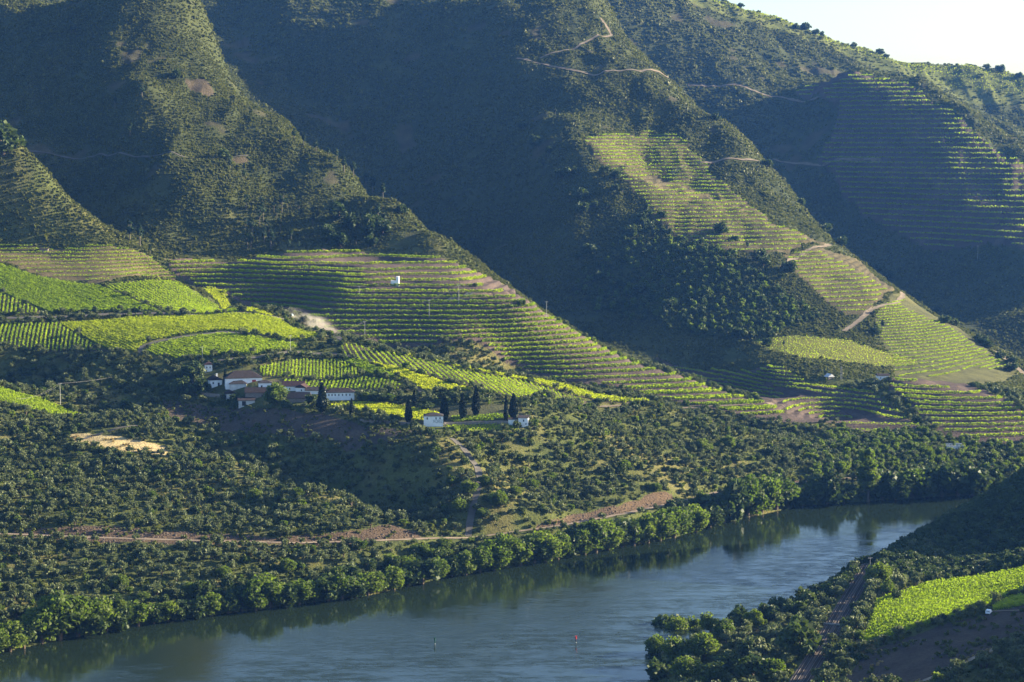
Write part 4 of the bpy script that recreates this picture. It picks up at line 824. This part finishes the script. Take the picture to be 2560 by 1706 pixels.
# ------------------------------------------------------------------ poles, wires, markers, vehicles, railway
M['concrete'] = solid('concrete_pole', (.30, .29, .27), .15, 1, .9); M['steel'] = solid('grey_steel', (.32, .33, .34), .1, 1, .6); M['wire'] = solid('wire', (.22, .21, .19), .1, 1, .5)
M['green_paint'] = solid('dark_green_paint', (.012, .05, .03), .1, 1, .5); M['red_buoy'] = solid('red_marker_paint', (.45, .03, .03), .1, 1, .5); M['black'] = solid('black_rubber', (.02, .02, .02), .1, 1, .7)
TOPS = {}
def pole(key, px, py, hpx, label, dmin=430, dmax=3300, name='utility_pole', r=.17, cat='pole', group='utility poles'):
    x, y, z = hitf(px, py, dmin, dmax); h = hpx * y / F; t = thing(name, (x, y, z), radians(20), label, cat, group)
    part('pole_shaft', tube([(0, 0, -1), (0, 0, h * .5), (0, 0, h)], [r * 1.3, r, r * .75], 8), 'concrete', t)
    part('crossarm', bx(-1.1, 1.1, -.08, .08, h - .55, h - .40), 'steel', t)
    for q in (-1, 0, 1): part('insulator', tube([(q * .95, 0, h - .4), (q * .95, 0, h - .1)], [.07, .05], 6), 'steel', t)
    TOPS[key] = (x, y, z + h)
pole('a', 151, 1013, 56, 'tall pole on the near spur at the left, under the wires', 950, 1200)
pole('b', 506, 906, 40, 'thin pole in the vineyard just behind the tower house', 1150, 1350, r=.14)
pole('c', 726, 880, 42, 'thin pole at the lower edge of the bright fields', 1150, 1350, r=.14)
pole('d', 912, 845, 42, 'pole where the crest meets the terraces', 1180, 1320, r=.14)
pole('e', 1073, 800, 46, 'pole in the middle of the striped terraces', 1250, 1450, r=.15)
pole('f', 1147, 763, 46, 'pole beside the bare mound on the terraces', 1250, 1450, r=.17)
pole('g', 898, 740, 24, 'small pole below the white hut on the terraces', 1250, 1450, r=.12)
pole('h', 1366, 800, 46, 'pole against the dark ridge at the right end of the terraces', 1300, 1480, r=.17)
pole('i', 2444, 650, 36, 'pole on the far dark hillside', 1800, 2400, r=.2)
pole('j', 2175, 1425, 33, 'thin pole where the railway meets the dark spur', 800, 1000, r=.12)
def wires(name, pairs, label, n_=2, sag=.05):
    V = []
    for a, b in pairs:
        a = np.array(a); b = np.array(b); L = np.linalg.norm(b - a)
        for k in range(n_):
            s = np.linspace(0, 1, 17); off = (k - (n_ - 1) / 2) * 1.5; d = (b - a) / L; nn = np.array([-d[1], d[0], 0]); q = a + s[:, None] * (b - a) + nn * off; q[:, 2] += -.25 - 4 * sag * L * s * (1 - s) * .5
            V.append(tube(q, [.025] * 17, 4))
    v, f = join(V); return tag(link(name, mesh_np(name, v, f, [M['wire']])), label, 'power line')
wires('power_line', [(TOPS['a'], (-260, 1040, TOPS['a'][2] + 2)), (TOPS['a'], PD(420, 905, 1205))], 'sagging wires running from the spur pole to the trees by the farm')
wires('power_line', [(TOPS['d'], TOPS['e']), (TOPS['e'], TOPS['f']), (TOPS['d'], PD(790, 850, 1240))], 'wires between the poles on the striped terraces')
def mast():
    x, y, z = hitf(2103, 951, 1250, 1500); t = thing('lattice_mast', (x, y, z), 0, 'pale lattice mast among olive trees right of the steep white roof', 'mast'); h = 9.2; P4 = []
    for sx, sy in ((-1, -1), (1, -1), (1, 1), (-1, 1)): P4.append(tube([(sx * .55, sy * .55, -1), (sx * .35, sy * .35, h)], [.11, .09], 5))
    for k in range(8):
        z0 = k * h / 8; z1 = (k + 1) * h / 8; w = .55 - .2 * k / 8; s = 1 if k % 2 else -1
        P4.append(tube([(-w * s, -w, z0), (w * s, -w, z1)], [.06, .06], 4)); P4.append(tube([(-w * s, w, z0), (w * s, w, z1)], [.06, .06], 4))
    part('lattice', P4, 'concrete', t); part('crossarm', [bx(-1.2, 1.2, -.1, .1, h * .55, h * .55 + .2)], 'concrete', t)
mast()
def marker(px, py, h, top, label):
    x, y, _ = PZ(px, py, 0); t = thing('river_marker', (x, y, 0), 0, label, 'channel marker'); part('marker_post', tube([(0, 0, -3), (0, 0, h)], [.19, .17], 8), 'black' if top == 'red_buoy' else 'green_paint', t)
    part('topmark', [tube([(0, 0, h - 1.25), (0, 0, h - .1)], [.30, .30], 8), bx(-.36, .36, -.36, .36, h - .15, h)], top, t); part('collar', tube([(0, 0, .2), (0, 0, .5)], [.26, .26], 8), 'steel', t)
marker(1087, 1612, 2.9, 'green_paint', 'dark green channel marker post standing in the river, left of the red one')
marker(1440, 1609, 3.0, 'red_buoy', 'red topped channel marker post standing in the river near the wooded point')
def van(px, py, dmin, dmax, label, name, body, L=3.6, W=1.75, H_=1.7, rot=20, cat='van'):
    x, y, z = hitf(px, py, dmin, dmax); z = max(z, hf(x + .6, y), hf(x - .6, y)) + .05; t = thing(name, (x, y, z), radians(rot), label, cat)
    prof = [(-L / 2, .35), (-L / 2, H_ * .62), (-L / 2 + L * .12, H_), (L * .12, H_), (L * .28, H_ * .6), (L / 2, H_ * .52), (L / 2, .35)]; n_ = len(prof)
    v = [(a, s * W / 2 * (1 if b < H_ * .7 else .86), b) for s in (-1, 1) for a, b in prof]; bm_ = [(i, (i + 1) % n_, n_ + (i + 1) % n_, n_ + i) for i in range(n_)]
    mt = {'white': 'white', 'blue': 'blue_paint'}[body]
    for s in (0, n_): bm_ += [(s + 0, s + 1, s + 4, s + 5), (s + 1, s + 2, s + 3, s + 4), (s + 0, s + 5, s + 6, s + 6)][:2]; bm_.append((s, s + 5, s + 6, s))if False else None
    part('body', (np.array(v), np.array(bm_)), mt, t)
    part('window', [bx(-L * .36, L * .1, -W / 2 * .9, -W / 2 * .87, H_ * .66, H_ * .93), bx(-L * .36, L * .1, W / 2 * .87, W / 2 * .9, H_ * .66, H_ * .93), bx(-L / 2 + L * .02, -L / 2 + L * .05, -W * .36, W * .36, H_ * .66, H_ * .82)], 'window', t)
    for sx in (-1, 1):
        for sy in (-1, 1):
            a = np.linspace(0, 2 * pi, 13)[:-1]; v = np.array([(sx * L * .31 + .32 * cos(q), sy * W / 2 + o, .32 + .32 * sin(q)) for o in (-.12, .06) for q in a] + [(sx * L * .31, sy * W / 2 + o, .32) for o in (-.12, .06)])
            f = [(i, (i + 1) % 12, 12 + (i + 1) % 12, 12 + i) for i in range(12)] + [((i + 1) % 12, i, 24, 24) for i in range(0)] ; cap = [(24, i, i + 1, (i + 2) % 12) for i in range(0, 12, 2)] + [(25, 12 + i, 12 + i + 1, 12 + (i + 2) % 12) for i in range(0, 12, 2)]
            part('wheel', (v, np.array(f + cap)), 'black', t)
M['blue_paint'] = solid('pale_blue_paint', (.35, .5, .6), .05, 1, .3)
van(2472, 1536, 600, 800, 'white van parked on the dirt track beside the near vineyard', 'parked_van', 'white', 3.0, 1.8, 1.75, 60)
van(726, 792, 1200, 1320, 'small pale blue car raising dust beyond the bright vineyard crest', 'moving_car', 'blue', rot=170, cat='car')
def railway():
    c = resample(RAILP, 3); t = np.gradient(c, axis=0); t /= np.linalg.norm(t, axis=1)[:, None]; nn = np.stack([-t[:, 1], t[:, 0]], 1); z = 10.05
    def strip(o0, o1, z0, z1):
        v = []; n_ = len(c)
        for o, zz in ((o0, z0), (o0, z1), (o1, z1), (o1, z0)): q = c + nn * o; v.append(np.concatenate([q, np.full((n_, 1), z + zz)], 1))
        v = np.concatenate(v); f = [(k * n_ + i, k * n_ + i + 1, ((k + 1) % 4) * n_ + i + 1, ((k + 1) % 4) * n_ + i) for k in range(4) for i in range(n_ - 1)]; return v, np.array(f)
    o = thing('railway_line', (0, 0, 0), 0, 'double railway track curving along the near bank below the vineyard', 'railway')
    part('ballast', strip(-3.6, 3.6, -.3, .22), 'ballast', o)
    sl_ = []; q = resample(RAILP, .75); tt = np.gradient(q, axis=0); tt /= np.linalg.norm(tt, axis=1)[:, None]
    for p, d in zip(q, tt):
        m = np.array([-d[1], d[0]])
        for off in (-1.75, 1.75):
            b, f = bx(-.12, .12, -1.25, 1.25, .2, .30); w = np.stack([p[0] + d[0] * b[:, 0] + m[0] * (b[:, 1] + off), p[1] + d[1] * b[:, 0] + m[1] * (b[:, 1] + off), z + b[:, 2]], 1); sl_.append((w, f))
    s_ = part('sleepers', sl_, 'sleeper', o)
    for off in (-2.5, -1.0, 1.0, 2.5): part('rail', strip(off - .05, off + .05, .3, .47), 'rail', o)
M['ballast'] = solid('ballast', (.085, .066, .056), .35, 3, .95); M['sleeper'] = solid('sleeper_wood', (.05, .042, .036), .2, 2, .9); M['rail'] = solid('rail_steel', (.15, .13, .12), .1, 2, .7)
railway()
def wall_strip(name, pxs, h, w, label, mat='stone', dmin=430, dmax=3300, cat='wall'):
    l = resample(plan(pxs, dmin, dmax), 2.0); z = Hf(l[:, 0].copy(), l[:, 1].copy()); t = np.gradient(l, axis=0); t /= np.linalg.norm(t, axis=1)[:, None]; nn = np.stack([-t[:, 1], t[:, 0]], 1); v = []; n_ = len(l)
    for o, dz in ((-w / 2, -.8), (-w / 2, h), (w / 2, h), (w / 2, -.8)): q = l + nn * o; v.append(np.concatenate([q, (z + dz)[:, None]], 1))
    f = [(k * n_ + i, k * n_ + i + 1, ((k + 1) % 4) * n_ + i + 1, ((k + 1) % 4) * n_ + i) for k in range(4) for i in range(n_ - 1)] + [(0, n_, 2 * n_, 3 * n_), (n_ - 1, 4 * n_ - 1, 3 * n_ - 1, 2 * n_ - 1)]
    tag(link(name, mesh_np(name, np.concatenate(v), np.array(f), [M[mat]])), label, cat)
wall_strip('stone_wall', [(900, 1057), (960, 1060), (1015, 1064), (1050, 1070)], 1.6, .6, 'low earth coloured wall running left from the lettered house', 'stone', 950, 1150)
wall_strip('stone_wall', [(490, 985), (560, 992), (600, 1000)], 1.8, .6, 'dark retaining wall below the left end of the farm', 'stone', 1000, 1200)
wall_strip('stone_wall', [(1110, 1064), (1200, 1060), (1275, 1062)], 1.5, .6, 'dark wall under the vine strip between the cypress trees', 'stone', 950, 1150)
wall_strip('stone_wall', [(2058, 1566), (2106, 1560)], .8, .5, 'pale parapet beside the railway crossing', 'concrete', 700, 900)

# ------------------------------------------------------------------ single trees
CY = [(563, 964, 43, 10, 'thin cypress between the porch house and the big hall'), (805, 1035, 78, 28, 'very wide tall cypress left of the long white building'), (879, 1046, 50, 12, 'slim short cypress at the right corner of the long white building'),
      (1021, 1059, 61, 21, 'cypress standing alone left of the lettered house'), (1036, 1020, 46, 14, 'faint slim cypress behind the vineyard among olive trees'), (1111, 1053, 65, 25, 'wide cypress touching the right corner of the lettered house'),
      (1157, 1050, 68, 21, 'cypress with a bare foot, second to the right of the lettered house'), (1190, 1042, 76, 22, 'tallest pointed cypress, third to the right of the lettered house'), (1265, 1056, 66, 13, 'narrow left cypress of the close pair'), (1284, 1050, 66, 24, 'broad right cypress of the close pair')]
for px_, py_, h_, w_, lb in CY: tree_px('cypress', px_, py_, h_, lb, 'cypress trees around the farm', w_ / h_ * 3.6, 950, 1200)
FT = [('lush', 690, 1012, 62, 1.15, 'big bright green tree in the middle of the farm'), ('oak', 490, 948, 50, 1.1, 'large dark tree behind the left end of the farm'), ('oak', 505, 985, 46, 1.0, 'dark round tree left of the porch house'), ('oak', 458, 985, 50, 1.3, 'dark broad tree at the far left of the farm'), ('oak', 470, 945, 36, 1.2, 'olive coloured tree above the dark trees at the farm'),
      ('oak', 594, 1008, 30, 1.2, 'small round dark tree between the two lower sheds'), ('oak', 781, 1014, 32, 1.1, 'dark tree in front of the low white wing'), ('oak', 848, 982, 18, 1.3, 'green bush behind the long white building'), ('lush', 915, 1003, 28, 1.4, 'green tree right of the long white building'), ('oak', 948, 1006, 34, 1.5, 'dark broad tree behind the bright vineyard'), ('lush', 975, 1006, 26, 1.3, 'green tree with a ragged edge behind the bright vineyard'),
      ('oak', 1068, 1024, 22, 1.8, 'low dark hedge tree left of the wide cypress'), ('lush', 1335, 1068, 26, 1.5, 'bright green bush right of the tall narrow white house'), ('oak', 1293, 1070, 22, 1.0, 'ragged tree hiding the tall narrow white house'), ('oak', 985, 1058, 26, 1.1, 'round dark bush left of the lone cypress'), ('oak', 1187, 722, 11, 1.5, 'round bush beside the bare mound on the terraces'), ('oak', 1303, 768, 20, 1.3, 'dark bush at the right end of the striped terraces')]
for k, px_, py_, h_, w_, lb in FT: tree_px(k, px_, py_, h_, lb, None, w_, 900, 1480)
# trees along the water: (base px, height px, kind, width)
RB = [(-15,70,'lush'),(25,75,'lush'),(60,60,'oak'),(105,95,'lush'),(150,118,'lush'),(195,105,'lush'),(232,70,'oak'),(265,88,'lush'),(305,62,'oak'),(345,66,'lush'),(385,48,'oak'),(420,50,'lush'),(455,45,'oak'),(490,52,'oak'),(530,55,'lush'),(570,45,'oak'),(605,60,'oak'),(640,80,'lush'),(675,86,'lush'),(715,50,'oak'),(748,60,'lush'),(785,52,'lush'),(820,58,'oak'),(855,62,'lush'),(890,48,'oak'),(920,56,'lush'),(950,50,'lush'),(985,60,'lush'),(1020,55,'oak'),(1055,60,'oak'),(1095,52,'lush'),(1130,48,'oak'),(1165,58,'lush'),(1200,62,'lush'),(1235,72,'lush'),(1270,80,'lush'),(1300,64,'lush'),(1335,58,'oak'),(1362,74,'lush'),(1395,70,'lush'),(1430,50,'oak'),(1462,62,'lush'),(1490,80,'lush'),(1520,72,'lush'),(1555,66,'oak'),(1585,64,'lush'),(1620,70,'lush'),(1650,74,'lush'),(1685,78,'lush'),(1715,60,'lush'),(1740,66,'lush'),(1775,50,'oak'),(1810,72,'oak'),(1835,95,'oak'),(1870,100,'lush'),(1905,96,'lush'),(1940,88,'lush'),(1968,62,'oak'),(2005,45,'oak'),(2035,60,'oak'),(2068,78,'oak'),(2110,52,'oak'),(2170,132,'poplar'),(2205,70,'oak'),(2240,60,'oak'),(2280,72,'lush'),(2320,62,'oak'),(2355,76,'oak'),(2395,84,'oak'),(2430,78,'oak'),(2470,70,'oak')]
bx_ = [b[0] for b in BANK]; by_ = [b[1] for b in BANK]; rnd = random.Random(8)
cnt = {'lush': 0, 'oak': 0, 'poplar': 0}
for px_, h_, k in RB:
    py_ = float(np.interp(px_, bx_, by_)) - rnd.uniform(1, 5); cnt[k] += 1; x, y, z = PZ(px_, py_, .6)
    lb = {'lush': 'bright green tree leaning over the far bank, %s bright one from the left', 'oak': 'dark green tree at the far bank waterline, %s dark one from the left', 'poplar': 'tallest tree on the far bank, near the river bend%s'}[k] % (ORD(cnt[k]) if k != 'poplar' else '')
    tree(k, x, y, z, h_ * y / F * 1.18, lb, 'trees along the far bank of the river', rnd.uniform(1.0, 1.4) if k != 'poplar' else 1.1)
# a second, looser rank above them
i = 0
for px_ in np.arange(10, 2450, 33.):
    by0 = float(np.interp(px_, bx_, by_)); q = px_ + rnd.uniform(-14, 14); py_ = by0 - rnd.uniform(26, 60); x, y, z = hitf(q, py_, 800, 1200); k = 'lush' if rnd.random() < .55 else 'oak'
    if dist_line(ROADP, np.array([x]), np.array([y]))[0] < 6: continue
    i += 1; tree(k, x, y, z, rnd.uniform(28, 48) * y / F, 'smaller tree in the second rank above the far bank, %s from the left' % ORD(i), 'second rank of trees above the far bank', rnd.uniform(1.0, 1.35))
# bright bushes on the olive hill
for j, (px_, py_, h_) in enumerate([(1245,1265,45),(1290,1240,30),(1210,1215,32),(1205,1295,30),(1330,1225,34),(1150,1280,40),(1175,1235,42),(1130,1215,30),(1560,1180,36),(1640,1230,26),(1380,1200,24),(1760,1130,40),(1820,1120,36),(1090,1135,22),(745,1245,30),(690,1180,26),(640,1250,34),(380,1250,26),(980,1420,44),(900,1375,36),(720,1430,40),(560,1445,36),(300,1470,40),(1110,1375,36),(1040,1385,30)]):
    tree_px('lush', px_, py_, h_, 'bright green bush standing out among grey olive trees, %s of its kind' % ORD(j + 1), 'bright bushes among the olives', 1.3, 800, 1250)
# near bank at lower right
NB = [(1640,1640,62,'lush'),(1665,1600,70,'oak'),(1690,1660,80,'lush'),(1700,1600,66,'lush'),(1735,1590,60,'lush'),(1760,1650,76,'lush'),(1775,1585,62,'lush'),(1810,1600,60,'lush'),(1850,1570,58,'oak'),(1885,1570,54,'lush'),(1920,1555,50,'oak'),(1950,1540,52,'oak'),(1985,1540,50,'oak'),(2015,1525,58,'oak'),(2045,1505,48,'oak'),(2070,1495,46,'lush'),(2095,1478,40,'oak'),(2130,1460,40,'oak'),(1830,1690,70,'oak'),(1880,1700,70,'oak'),(1930,1700,64,'lush'),(2000,1640,100,'oak'),(1720,1705,74,'lush'),(1790,1710,64,'oak'),(1650,1700,60,'oak'),(1870,1640,48,'oak'),(1960,1600,40,'oak'),(2195,1465,66,'lush'),(2222,1490,44,'lush'),(2215,1440,46,'oak'),(2120,1580,40,'oak'),(2150,1600,30,'lush'),(2110,1640,40,'oak'),(2170,1545,30,'oak'),(2060,1700,30,'oak'),(2095,1690,26,'oak'),(2140,1530,30,'oak'),(2240,1500,26,'oak')]
for j, (px_, py_, h_, k) in enumerate(NB):
    x, y, z = hitf(px_, py_, 560, 1000)
    if dist_line(RAILP, np.array([x]), np.array([y]))[0] < 5.5: x -= 5
    tree(k, x, y, hf(x, y), h_ * y / F * 1.05, 'dark tree on the near bank beside the railway, %s of these' % ORD(j + 1) if k == 'oak' else 'bright leafy tree on the near bank point, %s of these' % ORD(j + 1), 'trees on the near bank', rnd.uniform(1.0, 1.3))
# pines and eucalyptus on the second hill
PN = [(8,385,85,'oak'),(820,392,28,'pine'),(842,402,34,'pine'),(860,432,48,'pine'),(884,440,42,'pine'),(915,468,44,'pine'),(932,482,50,'pine'),(958,500,44,'pine'),(735,352,36,'pine'),(760,368,34,'pine'),(790,380,34,'pine'),(325,604,58,'pine'),(350,618,64,'pine'),(375,636,30,'pine'),(355,245,44,'pine'),(288,272,34,'pine'),(325,340,40,'pine'),(575,425,34,'pine'),(610,452,30,'pine'),(700,362,28,'pine'),(1005,535,26,'oak'),(1130,140,30,'pine'),(1388,288,22,'pine'),(1382,320,22,'pine'),(555,575,26,'pine'),(178,85,26,'pine'),(188,82,24,'pine'),(560,400,30,'oak'),(440,195,24,'oak')]
for j, (px_, py_, h_, k) in enumerate(PN): tree_px(k, px_, py_, h_, 'tall conifer standing out on the wooded spurs, %s of these' % ORD(j + 1) if k == 'pine' else 'dark round tree standing out on the wooded spurs, %s of these' % ORD(j + 1), 'single trees on the wooded spurs', 1.25, 1380, 2400)
rnd = random.Random(4)
for j in range(46):
    px_ = rnd.uniform(600, 960); py_ = rnd.uniform(max(520, 430 + (px_ - 600) * .35), 632); k = 'eucalyptus' if px_ < 720 else ('pine' if rnd.random() < .6 else 'oak')
    tree_px(k, px_, py_, rnd.uniform(26, 50), 'tall slender tree in the grove above the striped terraces, %s of the grove' % ORD(j + 1), 'grove above the striped terraces', 1.15, 1400, 1800)
j = 0
for a, b, n_ in (((1290, 330), (1420, 460), 7), ((1400, 500), (1650, 560), 12), ((1450, 640), (1660, 790), 16), ((1560, 560), (1650, 600), 6), ((1780, 590), (1990, 700), 12), ((1830, 835), (1960, 850), 7), ((2230, 800), (2200, 830), 3), ((1500, 430), (1560, 480), 4)):
    for q in range(n_):
        s = (q + .5) / n_; px_ = a[0] + (b[0] - a[0]) * s + rnd.uniform(-22, 22); py_ = a[1] + (b[1] - a[1]) * s + rnd.uniform(-20, 24); j += 1
        tree_px(rnd.choice(['oak', 'pine', 'oak']), px_, py_, rnd.uniform(16, 34), 'dark tree at the edge of the vineyards on the central ridge, %s of these' % ORD(j), 'trees on the central ridge', 1.3, 1450, 2200)
for j, (px_, py_) in enumerate([(2000,505),(2060,560),(2180,665),(2195,672),(2215,690),(2290,745),(2342,772),(2360,800),(2385,806),(2450,850),(2470,862),(2500,888),(2530,905),(1920,412),(1790,292),(2525,920),(2100,600)]):
    tree_px('oak', px_, py_ + 8, rnd.uniform(16, 28), 'dark bush on the sharp right edge of the central ridge, %s from the top' % ORD(j + 1), 'bushes on the ridge edge', 1.4, 1400, 2100)
for j, (px_, py_, h_) in enumerate([(1851,16,14),(1945,50,11),(1990,70,16),(2015,72,20),(2040,82,15),(2052,82,13),(2134,112,16),(2200,135,18),(2215,136,12),(2467,170,14),(2500,178,20),(2548,192,16)]):
    tree_px('oak', px_, py_ + 3, h_, 'small dark tree on the skyline, %s from the left' % ORD(j + 1), 'trees on the skyline', 1.35, 2700, 3200)

# ------------------------------------------------------------------ the air of the valley, and the dust behind a passing car
def box_mesh(name, x0, x1, y0, y1, z0, z1, mats=()):
    v = [(a, b, c) for c in (z0, z1) for b in (y0, y1) for a in (x0, x1)]
    return mesh_np(name, v, [(0, 2, 3, 1), (4, 5, 7, 6), (0, 1, 5, 4), (2, 6, 7, 3), (0, 4, 6, 2), (1, 3, 7, 5)], mats)
hm = bpy.data.materials.new('haze_air'); hm.use_nodes = True; nt = hm.node_tree; nt.nodes.remove(nt.nodes['Principled BSDF'])
pv = nt.nodes.new('ShaderNodeVolumePrincipled'); pv.inputs['Color'].default_value = (.12, .34, 1.0, 1); pv.inputs['Density'].default_value = 2.9e-5; pv.inputs['Anisotropy'].default_value = .2
nt.links.new(pv.outputs[0], nt.nodes['Material Output'].inputs['Volume'])
tag(link('haze', box_mesh('haze', -1500, 1700, -60, 3460, -10, float(max(Gz[:, :].max(), TZ.max(), 210)) + 30, [hm])), 'thin blue haze filling the valley air', None, kind='stuff')

def dust():
    m = bpy.data.materials.new('road_dust'); m.use_nodes = True; nt = m.node_tree; nt.nodes.remove(nt.nodes['Principled BSDF'])
    v_ = nt.nodes.new('ShaderNodeVolumePrincipled'); v_.inputs['Color'].default_value = (1.0, .93, .80, 1); v_.inputs['Anisotropy'].default_value = .3
    tc = node(nt, 'ShaderNodeTexCoord'); nz = noise_node(nt, 1.7, 5, tc.outputs['Object'], .65); ln = node(nt, 'ShaderNodeVectorMath', operation='LENGTH'); nt.links.new(tc.outputs['Object'], ln.inputs[0])
    fo = node(nt, 'ShaderNodeMapRange'); fo.inputs[1].default_value = .35; fo.inputs[2].default_value = 1.0; fo.inputs[3].default_value = 1.0; fo.inputs[4].default_value = 0.0; nt.links.new(ln.outputs['Value'], fo.inputs[0])
    n2 = node(nt, 'ShaderNodeMapRange'); n2.inputs[1].default_value = .46; n2.inputs[2].default_value = .68; n2.inputs[4].default_value = .22; nt.links.new(nz.outputs[0], n2.inputs[0])
    mu = node(nt, 'ShaderNodeMath', operation='MULTIPLY'); nt.links.new(fo.outputs[0], mu.inputs[0]); nt.links.new(n2.outputs[0], mu.inputs[1]); nt.links.new(mu.outputs[0], v_.inputs['Density']); nt.links.new(v_.outputs[0], nt.nodes['Material Output'].inputs['Volume'])
    V = []; Q = []
    for i in range(9):
        for j in range(16): a = pi * (i + .5) / 9; b = 2 * pi * j / 16; V.append((sin(a) * cos(b), sin(a) * sin(b), cos(a)))
    Q = [(i * 16 + j, (i + 1) * 16 + j, (i + 1) * 16 + (j + 1) % 16, i * 16 + (j + 1) % 16) for i in range(8) for j in range(16)] + [(0, 2 * k + 1, 2 * k + 2, 2 * k + 3) for k in range(7)] + [(128, 128 + 2 * k + 3, 128 + 2 * k + 2, 128 + 2 * k + 1) for k in range(7)]
    x, y, z = hitf(768, 826, 1200, 1300)
    o = link('dust_cloud', mesh_np('dust_cloud', V, Q, [m]), None, (x, y + 12, z + 3.0)); o.scale = (25, 10, 9); o.rotation_euler = (0, radians(16), radians(-20))
    tag(o, 'pale dust cloud raised by the car on the track beyond the bright vineyard', None, kind='stuff')
dust()
print('objects', len(bpy.data.objects))
